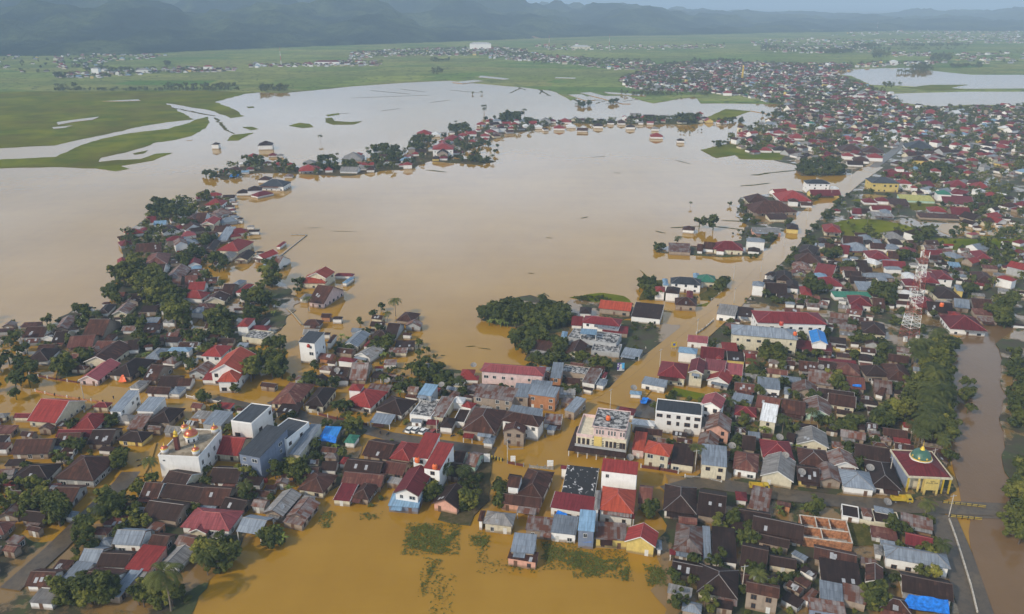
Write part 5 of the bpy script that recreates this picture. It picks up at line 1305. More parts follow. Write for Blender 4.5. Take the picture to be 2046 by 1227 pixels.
# ---------------- lattice tower ----------------
tw0 = P(1815, 676); TWH = 30.0
for _ in range(40):
    yy = PROJ((tw0.x, tw0.y, TWH))[1]; TWH += (yy - 500) * .1
tw = empty('lattice_tower', (tw0.x, tw0.y, 0), .3); tag(tw, 'tall red and white steel lattice tower standing in a flooded clearing', 'tower')
def twr(z): return 2.9 - 2.0 * z / TWH
NSEG = 7
for s_ in range(NSEG):
    za, zb = TWH * s_ / NSEG, TWH * (s_ + 1) / NSEG; mb = MB(); sub = 3
    for t_ in range(sub):
        z0_, z1_ = za + (zb - za) * t_ / sub, za + (zb - za) * (t_ + 1) / sub; r0, r1 = twr(z0_), twr(z1_)
        C0 = [(r0 * a, r0 * b_, z0_) for a, b_ in ((-1, -1), (1, -1), (1, 1), (-1, 1))]; C1 = [(r1 * a, r1 * b_, z1_) for a, b_ in ((-1, -1), (1, -1), (1, 1), (-1, 1))]
        for i in range(4):
            j = (i + 1) % 4; mb.bar(C0[i], C1[i], .11, 0, 4); mb.bar(C0[i], C0[j], .06, 0, 4); mb.bar(C0[i], C1[j], .05, 0, 4); mb.bar(C0[j], C1[i], .05, 0, 4)
    mb.build('lattice_section', M['towerred'] if s_ % 2 == 0 else M['white'], tw)
for k in range(6):
    a = k * math.pi / 3; mb = MB(); mb.box(-.2, -.12, -1.3, .2, .12, 1.3, 0, True); o = mb.build('antenna_panel', M['white'], tw); o.location = (1.9 * math.cos(a), 1.9 * math.sin(a), TWH * (.96 if k % 2 else .78)); o.rotation_euler = (0, 0, a + math.pi / 2)
mb = MB(); mb.lathe([(0, 0), (.6, .0), (.75, .35), (.0, .36)], n=14); o = mb.build('drum_antenna', M['white'], tw); o.location = (1.6, -1.6, TWH * .55); o.rotation_euler = (math.pi / 2, 0, .4)
for px_, py_ in ((1808, 683), (1832, 680)):
    q = P(px_, py_); cbx = empty('equipment_cabinet', (q.x, q.y, 0), .2); tag(cbx, 'white equipment cabinet %s the foot of the lattice tower' % ('left below' if px_ < 1820 else 'right of'), 'cabinet', 'tower cabinets')
    mb = MB(); mb.box(-.7, -.5, -.5, .7, .5, 2.3); mb.build('cabinet_body', M['white'], cbx); mb = MB(); mb.box(-.8, -.6, 2.3, .8, .6, 2.42, 0, True); mb.build('lid', M['steel'], cbx)
# ---------------- roofless brick house ----------------
ox, oy, sc = TILES['T5']; c, ang, w, d = fit(ox + 503 / sc, oy + 425 / sc, ox + 955 / sc, oy + 492 / sc, ox + 880 / sc, oy + 278 / sc, 3.2)
bh = empty('roofless_house', (c.x, c.y, 0), ang); tag(bh, 'unfinished roofless brick house open to the sky with bare partition walls', 'house')
X, Y = w / 2, d / 2
def bw(x0, y0, x1, y1, h_, nm='brick_wall'):
    mb = MB(); mb.box(min(x0, x1) - .1, min(y0, y1) - .1, -.8, max(x0, x1) + .1, max(y0, y1) + .1, h_); mb.build(nm, M['brick'], bh)
    mb = MB(); mb.box(min(x0, x1) - .13, min(y0, y1) - .13, h_, max(x0, x1) + .13, max(y0, y1) + .13, h_ + .2, 0, True); mb.build('ring_beam', M['conc2'], bh)
bw(-X, -Y, X, -Y, 3.0); bw(-X, Y, X, Y, 2.9); bw(-X, -Y + .25, -X, Y - .25, 2.95); bw(X, -Y + .25, X, Y - .25, 2.95); bw(-X + .25, 0, X - .25, 0, 2.8); bw(-X / 3, .25, -X / 3, Y - .25, 2.75); bw(X / 4, .25, X / 4, Y - .25, 2.75); bw(-X / 5, -Y + .25, -X / 5, -.25, 2.7)
sheet('floor_slab', [(-X + .2, -Y + .2), (X - .2, -Y + .2), (X - .2, Y - .2), (-X + .2, Y - .2)], M['conc'], .3, None, bh)
# ---------------- tarpaulins ----------------
def tarp(tile, pts, z, mat, label, name='tarpaulin', grp=None, cat='tarpaulin'):
    ox, oy, sc = TILES[tile]; w_ = [P(ox + a / sc, oy + b_ / sc, z + dz) for a, b_, dz in pts]; A, B, C, D = w_; N = 10; v = []; f = []
    for j in range(N + 1):
        for i in range(N + 1):
            q = A.lerp(B, i / N).lerp(D.lerp(C, i / N), j / N); q.z += .35 * noise.noise(q * .5) - .25 * math.sin(math.pi * i / N) * math.sin(math.pi * j / N); v.append(q)
    for j in range(N):
        for i in range(N): k = j * (N + 1) + i; f.append((k, k + 1, k + N + 2, k + N + 1))
    me = bpy.data.meshes.new(name); me.from_pydata(v, [], f); me.materials.append(mat); me.update(); o = bpy.data.objects.new(name, me); COL.link(o)
    o.modifiers.new('t', 'SOLIDIFY').thickness = .03; tag(o, label, cat, grp); return o
tarp('T5', ((1390, 1085, 0), (1850, 1150, 0), (1835, 1015, 1.1), (1470, 965, 1.1)), 2.3, M['tarp'], 'large bright blue tarpaulin sloping from the dark brown house bottom right')
tarp('T3', ((1530, 260, 0), (1670, 275, 0), (1650, 225, .3), (1560, 195, .3)), 3.0, M['tarp'], 'crumpled blue tarpaulin below the crimson lean-to roof')
tarp('U2', ((1035, 505, 0), (1180, 540, 0), (1190, 470, .6), (1060, 440, .6)), 3.2, M['tarp'], 'blue tarpaulin covering the front of the small roadside stall')
tarp('T4', ((30, 505, 0), (160, 520, 0), (168, 420, 2.6), (38, 400, 2.6)), 2.2, M['tarp'], 'blue tarpaulin hanging down the wall of the tall hut')
tarp('V1', ((735, 1010, 0), (835, 1015, 0), (800, 930, 1.8), (780, 930, 1.8)), 1.0, plain('orange_tarpaulin', (.75, .13, .03), .5), 'orange tarpaulin tent pitched against the dark brown roofs left of centre')
tarp('V5', ((1595, 1065, 0), (1700, 1075, 0), (1700, 1045, .4), (1600, 1040, .4)), 3.2, M['tarp'], 'small blue tarpaulin on the rusty roof near the riverbank palms')
tarp('U4', ((815, 130, 0), (875, 135, 0), (900, 75, .8), (840, 72, .8)), 1.4, M['tarp'], 'blue tarpaulin cover over something parked by the wide white block')
# ---------------- signs ----------------
def sign(px_, py_, w_, h_, zb, rz, label, kind='blank'):
    q = P(px_, py_); r = empty('billboard', (q.x, q.y, 0), rz); tag(r, label, 'billboard')
    mb = MB(); mb.box(-w_ / 2, -.08, zb, w_ / 2, .08, zb + h_, 0, True); mb.build('panel', M['white'] if kind == 'blank' else (M['yellow'] if kind == 'yellow' else M['purple']), r)
    for x in (-w_ * .35, w_ * .35):
        p = MB(); p.bar((x, .14, -.9), (x, .14, zb + h_ * .8), .09, 0, 6); p.build('post', M['steel'], r)
    if kind == 'face':
        for nm, x0, z0_, x1, z1_, mt in (('print_field', .05, .12, .48, .98, 'cyan'), ('print_spot', -.46, .72, -.32, .90, 'white'), ('print_spot', -.46, .42, -.32, .60, 'white'), ('print_strip', -.5, -.16, .5, -.02, 'white')):
            p = MB(); p.box(x0 * w_, -.11, zb + z0_ * h_, x1 * w_, -.085, zb + z1_ * h_, 0, True); p.build(nm, M[mt], r)
        p = MB(); f_ = [(.17 * w_ * math.cos(a) - .02 * w_, -.13, zb + h_ * .62 + .24 * h_ * math.sin(a)) for a in [k * math.pi / 8 for k in range(16)]]; p.face(f_); p.face([(-.26 * w_, -.13, zb), (.22 * w_, -.13, zb), (.12 * w_, -.13, zb + .4 * h_), (-.16 * w_, -.13, zb + .4 * h_)]); p.build('printed_figure', M['post'], r)
    elif kind == 'yellow':
        p = MB(); p.box(-.2 * w_, -.11, zb + .3 * h_, .22 * w_, -.085, zb + .75 * h_, 0, True); p.build('print_mark', M['blue'], r)
    else:
        for i in range(2): p = MB(); p.box(-w_ * .48, -.10, zb + h_ * (.33 + .34 * i), w_ * .48, -.082, zb + h_ * (.345 + .34 * i), 0, True); p.build('panel_seam', M['steel'], r)
    return r
sign(973, 926, 2.0, 3.0, .6, 0, 'tall white sign panel beside the grassy verge, leftmost at the junction')
sign(1025, 927, 1.6, 2.0, 1.0, 0, 'small white sign panel over the flooded junction, middle of three')
sign(1099, 938, 2.0, 2.2, 1.2, 0, 'white sign panel standing in the flood, rightmost at the junction')
sign(1240, 742, 3.0, 3.0, .8, .1, 'blue and purple billboard with a printed figure beside the main road', 'face')
sign(1346, 700, 2.4, 2.4, 1.5, .05, 'yellow billboard beside the flooded main road', 'yellow')
# barrier of yellow boxes at the junction
for i in range(4):
    q = P(984 + i * 6, 916 + i * 1.6, 0); r = empty('barrier_block', (q.x, q.y, 0), -.1); tag(r, 'yellow and black barrier block in the short row left of the junction bush', 'barrier', 'barrier blocks at the junction')
    mb = MB(); mb.box(-.42, -.35, -.4, .05, .35, .9); mb.build('yellow_half', M['yellow'], r); mb = MB(); mb.box(.05, -.35, -.4, .42, .35, .9); mb.build('black_half', M['black'], r)
# ---------------- vehicles ----------------
def wheel(parent, x, y, r=.34):
    mb = MB(); mb.lathe([(0, -.12), (r, -.12), (r, .12), (0, .12)], n=16); o = mb.build('wheel', M['black'], parent); o.location = (x, y, r); o.rotation_euler = (math.pi / 2, 0, 0)
    mb = MB(); mb.lathe([(0, -.14), (r * .55, -.135), (r * .55, .135), (0, .14)], n=10); mb.build('rim', M['steel'], o)
def prism(mb, prof, y0, y1, m=0):
    mb.face([(x, y0, z) for x, z in prof], m); mb.face([(x, y1, z) for x, z in prof][::-1], m)
    for i in range(len(prof)):
        a, b_ = prof[i], prof[(i + 1) % len(prof)]; mb.face([(a[0], y1, a[1]), (b_[0], y1, b_[1]), (b_[0], y0, b_[1]), (a[0], y0, a[1])], m)
def car(px_, py_, rz, paint, label, grp=None):
    q = P(px_, py_, .2); r = empty('parked_car', (q.x, q.y, .12), rz); tag(r, label, 'car', grp)
    mb = MB(); prism(mb, [(-2.15, .35), (2.1, .35), (2.15, .75), (1.9, .9), (1.05, 1.0), (-2.1, 1.05), (-2.2, .7)], -.85, .85); mb.build('body', paint, r)
    mb = MB(); prism(mb, [(1.0, 1.0), (.35, 1.52), (-1.5, 1.55), (-2.0, 1.05)], -.74, .74); mb.build('window_band', M['glass'], r)
    mb = MB(); mb.box(-1.45, -.72, 1.53, .32, .72, 1.6, 0, True); mb.build('car_roof', paint, r)
    for x in (-1.35, 1.35):
        for y in (-.8, .8): wheel(r, x, y)
    for y in (-.6, .6): mb = MB(); mb.box(2.1, y - .18, .62, 2.19, y + .18, .78, 0, True); mb.build('headlight', M['frame'], r)
    return r
silver = plain('paint_silver', (.45, .46, .47), .35, .2)
for i, (a, b_, pn, lb_) in enumerate(((820, 861, M['white'], 'white parked car, leftmost of three beside the road shop'), (832, 861, M['white'], 'white parked car in the middle of three beside the road shop'), (847, 864, M['white'], 'white parked car, rightmost white one beside the road shop'), (866, 866, plain('paint_dark_red', (.25, .04, .03), .35), 'dark red parked car under the shop awning'))):
    car(a, b_, R(62), pn, lb_, 'cars parked by the road shop')
car(1682, 716, R(10), M['white'], 'white car parked under the maroon roof edge behind the cream hall', 'cars in the office yard'); car(1692, 713, R(-10), M['white'], 'second white car parked nearest the small charcoal-roofed block', 'cars in the office yard'); car(1622, 712, R(5), M['black'], 'black car parked by the long maroon carport', 'cars in the office yard'); car(1656, 714, R(5), silver, 'silver grey car between black car and white cars behind the hall', 'cars in the office yard')
car(1553, 471, R(5), M['white'], 'white car beside the salmon garages near the main road'); car(1712, 438, R(8), M['white'], 'white car at the edge of the green lawn'); car(1703, 436, R(40), M['red'], 'red car parked left of the white car by the lawn')
car(1290, 803, R(35), M['blue'], 'bright blue car in the yard of the wide white block')
def truck(px_, py_, rz, label):
    q = P(px_, py_, .1); r = empty('tipper_truck', (q.x, q.y, .12), rz); tag(r, label, 'truck')
    mb = MB(); mb.box(-3.0, -1.0, .95, 1.1, 1.0, 1.05, 0, True); mb.box(-3.0, -1.0, 1.05, 1.1, -.92, 1.95); mb.box(-3.0, .92, 1.05, 1.1, 1.0, 1.95); mb.box(-3.0, -.92, 1.05, -2.92, .92, 1.95); mb.box(1.02, -.92, 1.05, 1.1, .92, 2.1); mb.build('tipper_bed', M['yellow'], r)
    mb = MB(); prism(mb, [(1.3, .6), (3.05, .6), (3.1, 1.3), (2.75, 2.15), (1.3, 2.2)], -.95, .95); mb.build('cab', M['yellow'], r)
    mb = MB(); prism(mb, [(3.11, 1.35), (2.80, 2.05), (2.77, 2.03), (3.07, 1.33)], -.8, .8); mb.build('windscreen', M['glass'], r)
    for y in (-.97, .97): mb = MB(); mb.box(1.6, y - .01, 1.4, 2.5, y + .01, 2.0, 0, True); mb.build('side_window', M['glass'], r)
    mb = MB(); mb.box(-2.9, -.4, .6, 3.0, .4, .94, 0, True); mb.build('chassis', M['black'], r)
    for x in (-1.9, 2.2):
        for y in (-.85, .85): wheel(r, x, y, .42)
truck(1516, 978, R(-8), 'yellow tipper truck parked on the road beside the grey gabled house'); truck(1800, 1003, R(-6), 'yellow tipper truck parked on the road in front of the green-domed mosque')
# ---------------- utility poles and lines ----------------
poles = {}
def pole(key, px_, py_, h_, lab, arms=1, rz=0.8):
    q = P(px_, py_); r = empty('utility_pole', (q.x, q.y, 0), rz); tag(r, lab, 'pole', 'utility poles along the flooded streets'); poles[key] = (q, h_)
    mb = MB(); mb.bar((0, 0, -.9), (0, 0, h_), .16, 0, 8, .10); mb.build('mast', M['conc2'], r)
    for i in range(arms): mb = MB(); mb.box(-1.0, -.06, h_ - .5 - i * .9, 1.0, .06, h_ - .38 - i * .9, 0, True); mb.build('crossarm', M['steel'], r)
for i, (a, b_) in enumerate(((1014, 922), (1219, 818), (1318, 735), (1392, 672), (1466, 607), (1520, 545), (1566, 493), (1612, 440), (1660, 395), (1700, 358))):
    pole(i, a, b_, 8.5, 'concrete pole with crossarm, number %s along the main road counted from the junction' % ('one two three four five six seven eight nine ten'.split()[i]))
for i, (a, b_, l_) in enumerate(((1388, 942, 'below the orange-red villa'), (1482, 1180, 'between dark roofs bottom right'), (168, 798, 'on the flooded street left of the tin row'), (1776, 955, 'left of the green-domed mosque'), (873, 868, 'beside the white parked cars'), (1895, 1035, 'white-topped, by the yellow bridge rail'), (1465, 560, 'twin-armed over the main road bend'), (1860, 940, 'behind the mosque'))):
    pole('x%d' % i, a, b_, 8.0, 'slim concrete pole ' + l_, 1, .2)
def wire(a, b_, dz=0.0, lab=None):
    (p, h1), (q, h2) = poles[a], poles[b_]; pts = []
    for k in range(13):
        t = k / 12; z = (h1 - .4 + dz) * (1 - t) + (h2 - .4 + dz) * t - 1.1 * 4 * t * (1 - t); pts.append(Vector((p.x * (1 - t) + q.x * t, p.y * (1 - t) + q.y * t, z)))
    mb = MB()
    for u, v in zip(pts, pts[1:]): mb.bar(u, v, .022, 0, 3)
    o = mb.build('power_line', M['black']); tag(o, 'thin dark power line sagging along the main road at the %s span from the junction' % (['first', 'second', 'third', 'fourth', 'fifth', 'sixth', 'seventh', 'eighth', 'ninth'][a]), 'wire', 'power lines')
for i in range(9): wire(i, i + 1)
# ---------------- fences and walls ----------------
def fence(tile, pts, h_, mat, label, cat='fence', posts=None, th=.15, name='garden_wall', pm=None):
    ox, oy, sc = TILES[tile]; w_ = [P(ox + a / sc, oy + b_ / sc, 0) for a, b_ in pts]; r = empty(name, (w_[0].x, w_[0].y, 0)); tag(r, label, cat)
    mb = MB()
    for a, b_ in zip(w_, w_[1:]):
        a, b_ = a - w_[0], b_ - w_[0]; d_ = (b_ - a).normalized(); nn = Vector((-d_.y, d_.x, 0)) * th / 2; q = [a - nn, b_ - nn, b_ + nn, a + nn]
        for i in range(4): j = (i + 1) % 4; mb.face([(q[i].x, q[i].y, -.8), (q[j].x, q[j].y, -.8), (q[j].x, q[j].y, h_), (q[i].x, q[i].y, h_)])
        mb.face([(k.x, k.y, h_) for k in q])
    mb.build('wall_panel', mat, r)
    if posts:
        for a, b_ in zip(w_, w_[1:]):
            a, b_ = a - w_[0], b_ - w_[0]; n_ = max(1, int((b_ - a).length / posts))
            for i in range(n_ + 1): p = MB(); p.box(-.17, -.17, -.8, .17, .17, h_ + .45); o = p.build('pillar', pm or M['post'], r); o.location = a.lerp(b_, i / n_)
fence('V1', ((-300, 930), (20, 990), (270, 1025), (480, 1060)), .7, M['maroon'], 'maroon fence with white pillars along the flooded street far left', posts=3.6)
fence('U1', ((-200, 10), (0, 55), (250, 95), (490, 125)), .6, M['brick'], 'low brick wall by the red-roofed house far left', posts=5)
fence('U1', ((300, 225), (380, 180), (490, 125)), .6, WM['c'], 'short cream wall beside the narrow lane far left', posts=2.5)
fence('U1', ((1345, 75), (1500, 105), (1690, 140)), 1.1, WM['w'], 'white boundary wall opposite the mosque', posts=3)
fence('V4', ((1700, 465), (1800, 400), (1900, 310)), 1.1, M['conc'], 'grey wall with white pillars on the right side of the main road', posts=2.2)
fence('U3', ((1180, 560), (1215, 610), (1360, 600)), .5, WM['c'], 'low cream wall around the corner forecourt at the junction')
fence('V2', ((775, 165), (850, 230), (950, 350)), .7, WM['c'], 'long low pale wall running into the lagoon', th=.3)
fence('W3', ((1750, 1010), (1840, 1012), (1937, 1015)), .9, WM['c'], 'cream pillared fence near the main road right of the white house', posts=2)
fence('W3', ((1040, 1100), (1100, 1060), (1170, 1000)), .7, WM['c'], 'pale wall on the left side of the main road', posts=4)
fence('T5', ((1840, 285), (1900, 450), (1960, 640), (2040, 900), (2100, 1149)), 1.0, M['conc2'], 'long concrete river wall at the right edge', th=.35)
fence('T5', ((905, 290), (1110, 340), (1390, 375)), 1.9, WM['c'], 'cream compound wall behind the roofless brick house', th=.2)
fence('U2', ((1000, 250), (1200, 300), (1510, 360)), .9, M['maroon'], 'brown fence with pillars along the street below the red hip roof', posts=4)
fence('W2', ((1180, 405), (1365, 410), (1040, 670)), .5, M['conc'], 'thin dark wall enclosing the grassy lagoon plot', th=.3)
fence('W3', ((780, 405), (860, 410)), .6, M['maroon'], 'short maroon wall between the striped shed and the mansion')
fence('U4', ((820, 790), (1010, 815), (1200, 850)), 1.0, M['maroon'], 'maroon fence in front of the orange-red villa', posts=3)
fence('U4', ((1270, 890), (1450, 900), (1640, 950)), .8, M['conc'], 'grey fence below the blue-grey tin two-storey house', posts=3)
fence('U3', ((1195, 745), (1360, 780)), .9, M['maroon'], 'short dark fence right of the round bush at the junction', posts=2, pm=M['conc'])
fence('U3', ((1420, 790), (1660, 810)), .9, M['conc'], 'grey fence behind the large brown roof at the junction', posts=2, pm=M['conc'])
fence('V5', ((1370, 660), (1700, 680), (1800, 685)), 1.6, WM['y'], 'yellow boundary wall right of the carport', posts=4, pm=WM['y'])
for nm, pts, lb_ in (('bridge_railing', ((1780, 125), (2046, 155)), 'yellow and black bridge railing, upper of two at the right edge'), ('bridge_railing', ((1850, 255), (2046, 275)), 'yellow and black bridge railing, lower of two at the right edge')):
    ox, oy, sc = TILES['T5']; a, b_ = [P(ox + q[0] / sc, oy + q[1] / sc) for q in pts]; r = empty(nm, (a.x, a.y, 0), math.atan2((b_ - a).y, (b_ - a).x)); tag(r, lb_, 'railing', 'bridge railings'); ln = (b_ - a).length * 1.5
    for z in (.5, 1.0): mb = MB(); mb.box(0, -.05, z, ln, .05, z + .14, 0, True); mb.build('rail', M['yellow'], r)
    for i in range(int(ln / 1.6)): mb = MB(); mb.box(-.09, -.09, 0, .09, .09, 1.2); o = mb.build('railing_post', M['black'], r); o.location = (i * 1.6, 0, 0)
sheet('bridge_deck', [tuple(P(1884, 1002).xy), tuple(P(2150, 1016).xy), tuple(P(2150, 1042).xy), tuple(P(1895, 1036).xy)][::-1], M['asph'], .35)
# ---------------- satellite dishes and water tanks ----------------
def dish(t, a, b_, z, lab, k=1.0):
    ox, oy, sc = TILES[t]; q = P(ox + a / sc, oy + b_ / sc, z); r = empty('satellite_dish', q, rnd.uniform(-.4, .4)); tag(r, lab, 'satellite dish', 'mesh satellite dishes')
    mb = MB(); R_ = 1.25 * k; mb.lathe([(R_ * i / 6, .32 * k * (i / 6) ** 2) for i in range(7)], n=20); o = mb.build('reflector', M['dish'], r, True); o.rotation_euler = (R(28), 0, 0); o.location = (0, 0, .5)
    mb = MB(); mb.bar((0, 0, -.2 if z > 1 else -z - .8), (0, 0, .5), .07, 0, 6); mb.build('mast', M['steel'], r)
    f = MB(); f.bar((0, 0, .02), (0, 0, .8), .035, 0, 5); f.build('feed', M['post'], o)
for i, (t, a, b_, z, lab) in enumerate((('V5', 1225, 855, 5, 'on the brown roof behind the office yard'), ('U5', 1220, 645, 4.6, 'on the dark roof left of the green-domed mosque'), ('U5', 660, 680, 4.5, 'on the dark roof right of the grey gable'), ('U5', 525, 545, 4.8, 'over the crimson hip roof'),
     ('U5', 480, 395, 4.2, 'above the crimson hip roof near the banana plants'), ('U5', 105, 85, .6, 'on the grass right of the pink gable'), ('V2', 1950, 1010, 3.4, 'near the striped brown roof above the red hip roof'), ('V2', 1365, 890, 4.4, 'on the brown roof with the little white gable'), ('V3', 655, 1060, 4.8, 'beside the small light blue roof'),
     ('V3', 1030, 830, 2.5, 'standing by the lagoon behind the school'), ('U4', 1760, 100, .7, 'on the grass beside the pink gable block'), ('U4', 1300, 435, 1.5, 'in front of the wide white block'), ('U4', 710, 700, 1, 'between the ornate building and the villa'), ('U5', 1360, 925, 1, 'on the road verge left of the mosque truck'),
     ('T5', 345, 915, .8, 'in the flooded yard beside the white house bottom right'), ('U4', 1750, 580, 3.5, 'right of the blue-grey tin two-storey house'), ('V4', 970, 1095, 3.5, 'beside the small kiosk on the main road'), ('U1', 1220, 420, 3.5, 'just left of the mosque'))):
    dish(t, a, b_, z, 'round grey mesh satellite dish ' + lab)
def tank(t, a, b_, z, mat, lab, k=1.0):
    ox, oy, sc = TILES[t]; q = P(ox + a / sc, oy + b_ / sc, z); r = empty('water_tank', q); tag(r, lab, 'water tank')
    mb = MB(); mb.lathe([(0, 0), (.75 * k, 0), (.8 * k, .3), (.8 * k, 1.1 * k), (.55 * k, 1.5 * k), (.2 * k, 1.6 * k), (0, 1.65 * k)], n=16); mb.build('tank_shell', mat, r, True); mb = MB(); mb.lathe([(0, 1.6 * k), (.25 * k, 1.6 * k), (.25 * k, 1.72 * k), (0, 1.72 * k)], n=10); mb.build('lid', M['black'], r)
tank('U3', 455, 800, 8.0, M['orange'], 'orange water tank at the front of the tall white red-roofed rowhouse'); tank('U4', 487, 300, 10.3, M['orange'], 'orange water tank on the mouldy roof of the ornate cream building'); tank('V5', 925, 465, 8.2, M['orange'], 'orange water tank on the grey hip roof of the cream hall')
tank('V5', 765, 350, 8.4, M['red'], 'red water tank between the crimson and grey hall roofs', 1.2); tank('V6', 825, 130, 5.0, M['orange'], 'orange water tank among roofs right of the lattice tower', 1.2); tank('U3', 275, 730, 7.5, M['orange'], 'orange water tank between the red rowhouse roofs')
tank('V2', 1030, 605, 7.6, M['red'], 'red water tank on the balcony of the narrow white house', .8); tank('U2', 465, 935, .2, M['red'], 'red drum at the foot of the slate blue block', .9)
# ---------------- people ----------------
def person(px_, py_, rz, label, shirt, riding=False):
    q = P(px_, py_); r = empty('person', (q.x, q.y, -.35), rz); tag(r, label, 'person')
    V = [(0, 0, .95), (0, .0, 1.2), (0, -.02, 1.42), (0, -.03, 1.52), (0, -.04, 1.66), (0, -.04, 1.76), (.10, .02, .9), (.12, .10, .5), (.12, .02, .06), (.12, -.13, .03), (-.10, 0, .9), (-.12, -.16, .52), (-.12, -.10, .06), (-.12, -.25, .03), (.19, -.02, 1.40), (.27, .06, 1.12), (.26, -.08, .88), (.26, -.12, .80), (-.19, -.02, 1.40), (-.27, -.06, 1.12), (-.24, -.26, .95), (-.24, -.33, .90)]
    E = [(0, 1), (1, 2), (2, 3), (3, 4), (4, 5), (0, 6), (6, 7), (7, 8), (8, 9), (0, 10), (10, 11), (11, 12), (12, 13), (2, 14), (14, 15), (15, 16), (16, 17), (2, 18), (18, 19), (19, 20), (20, 21)]
    rad = [.15, .15, .16, .06, .11, .08, .095, .065, .045, .035, .095, .065, .045, .035, .06, .045, .032, .035, .06, .045, .032, .035]
    me = bpy.data.meshes.new('person_body'); me.from_pydata(V, E, []); o = bpy.data.objects.new('body', me); COL.link(o); o.parent = r
    sk_ = o.modifiers.new('skin', 'SKIN'); sv = me.skin_vertices[0].data
    for i, k in enumerate(rad): sv[i].radius = (k, k)
    sv[0].use_root = True; o.modifiers.new('sub', 'SUBSURF').levels = 1; me.materials.append(shirt)
    hb = MB(); hb.lathe([(.115 * math.cos(a), .10 * math.sin(a)) for a in [k * math.pi / 10 for k in range(6)]], n=12); h_ = hb.build('hair', M['cloth'], r, True); h_.location = (0, -.03, 1.72)
    sm = MB(); sm.lathe([(0, 1.60), (.07, 1.61), (.09, 1.66), (.085, 1.72), (0, 1.73)], (0, -.065), 12); sm.build('face', M['skin'], r, True)
    return r
def bike(px_, py_, rz, label):
    q = P(px_, py_); r = empty('motorbike', (q.x, q.y, -.2), rz); tag(r, label, 'motorbike')
    for x in (-.62, .62): wheel(r, x, 0, .3)
    mb = MB(); prism(mb, [(-.8, .62), (-.3, .5), (.2, .45), (.45, .75), (.5, 1.0), (.38, 1.0), (.1, .62), (-.3, .78), (-.75, .78)], -.11, .11); mb.build('body', M['cloth'], r)
    mb = MB(); mb.bar((.45, -.33, 1.03), (.45, .33, 1.03), .025, 0, 6); mb.build('handlebar', M['steel'], r); mb = MB(); mb.box(-.7, -.13, .78, .05, .13, .86, 0, True); mb.build('saddle', M['black'], r)
for a, b_, rz, l_, s_ in ((295, 920, .5, 'person in a pale shirt wading in the flood left of the white mosque', M['post']), (283, 930, 2.2, 'person in a dark shirt wading lower left of the pale-shirted one', M['cloth']), (227, 797, 1, 'person in dark clothes standing in the flooded street far left', M['cloth']), (1089, 875, 2, 'person in dark clothes wading right of the brown two-storey house', M['cloth']),
     (1326, 732, 1, 'person in a white shirt wading by the main road fence', M['white']), (1434, 613, 0, 'person in dark clothes wading on the main road', M['cloth']), (760, 867, .6, 'person on the wet street left of the parked cars', M['cloth']), (1290, 698, 2, 'person in a pale shirt at the left edge of the main road', M['post']), (350, 825, 2, 'person in a yellowish shirt on the street above the dark-roofed white house', M['orange'])):
    person(a, b_, rz, l_, s_)
bike(280, 932, .7, 'motorbike in the flood left of the white mosque'); bike(278, 922, .2, 'dark motorbike in the flood behind the wading pair'); bike(905, 872, .5, 'dark motorbike parked near the small red porch'); bike(775, 868, 1.1, 'motorbike on the wet street left of the white cars')
# ---------------- trees: leaf-sized faces over tapered trunks ----------------
def leaf_cloud(mb, lobes, n, s0, s1, rg, up=.35):
    tot = sum(l[3] ** 2 for l in lobes)
    for (cx, cy, cz, r) in lobes:
        for _ in range(int(n * r * r / tot)):
            d = Vector((rg.gauss(0, 1), rg.gauss(0, 1), rg.gauss(0, 1))).normalized(); q = Vector((cx, cy, cz)) + d * r * rg.uniform(.62, 1.08); q.z = cz + (q.z - cz) * .8
            nrm = (d + Vector((rg.uniform(-.8, .8), rg.uniform(-.8, .8), rg.uniform(-.3, .9) + up))).normalized(); a = nrm.orthogonal().normalized(); a.rotate(Matrix.Rotation(rg.uniform(0, 6.28), 3, nrm)); b_ = nrm.cross(a); s = rg.uniform(s0, s1); u = (rg.random(), rg.random())
            mb.face([q - a * s, q - b_ * s * .55, q + a * s, q + b_ * s * .6], 0, [u] * 4)
def mk_tree(seed, n=850, tall=False):
    """unit tree about 1 m tall, scaled on placing"""
    rg = random.Random(seed); lob = []; k = rg.randint(10, 16); zc = .64 if not tall else .74
    for i in range(k):
        a = rg.uniform(0, 6.28); rr = rg.uniform(.08, .42) * (.7 if tall else 1.15); lob.append((rr * math.cos(a), rr * math.sin(a), zc + rg.uniform(-.28, .28) - rr * .2, rg.uniform(.07, .17)))
    lob.append((0, 0, zc + .10, .15)); c = MB(); leaf_cloud(c, lob, n, .034, .080, rg)
    t = MB(); t.bar((0, 0, -.15), (.01, .0, .38), .035, 0, 7, .024); t.bar((.01, 0, .38), (.02, .02, .66), .024, 0, 6, .012)
    for l in lob[:6]: t.bar((.01, 0, rg.uniform(.3, .48)), l[:3], .014, 0, 5, .005)
    return c, t
TREES = []
for i in range(9):
    c_, t_ = mk_tree(100 + i, 850, i % 3 == 2); mt = M[('leaf', 'leafd', 'leafy', 'leafd', 'leaf', 'leafd', 'leaf', 'leafy', 'leafd')[i]]; TREES.append((c_.mesh('tree_crown', mt), t_.mesh('tree_trunk', M['bark']), c_))
c_, t_ = mk_tree(777, 700, True); 
def mk_lolly(seed):
    rg = random.Random(seed); c = MB(); lob = [(0, 0, .72, .2)] + [(.12 * math.cos(k), .12 * math.sin(k), .66 + .1 * math.sin(k * 2.3), .14) for k in range(6)]; leaf_cloud(c, lob, 800, .03, .055, rg); t = MB(); t.bar((0, 0, -.15), (.01, 0, .7), .022, 0, 6, .01); return c, t
c_, t_ = mk_lolly(3); LOLLY = (c_.mesh('tree_crown', M['leaf']), t_.mesh('tree_trunk', M['bark']), c_)
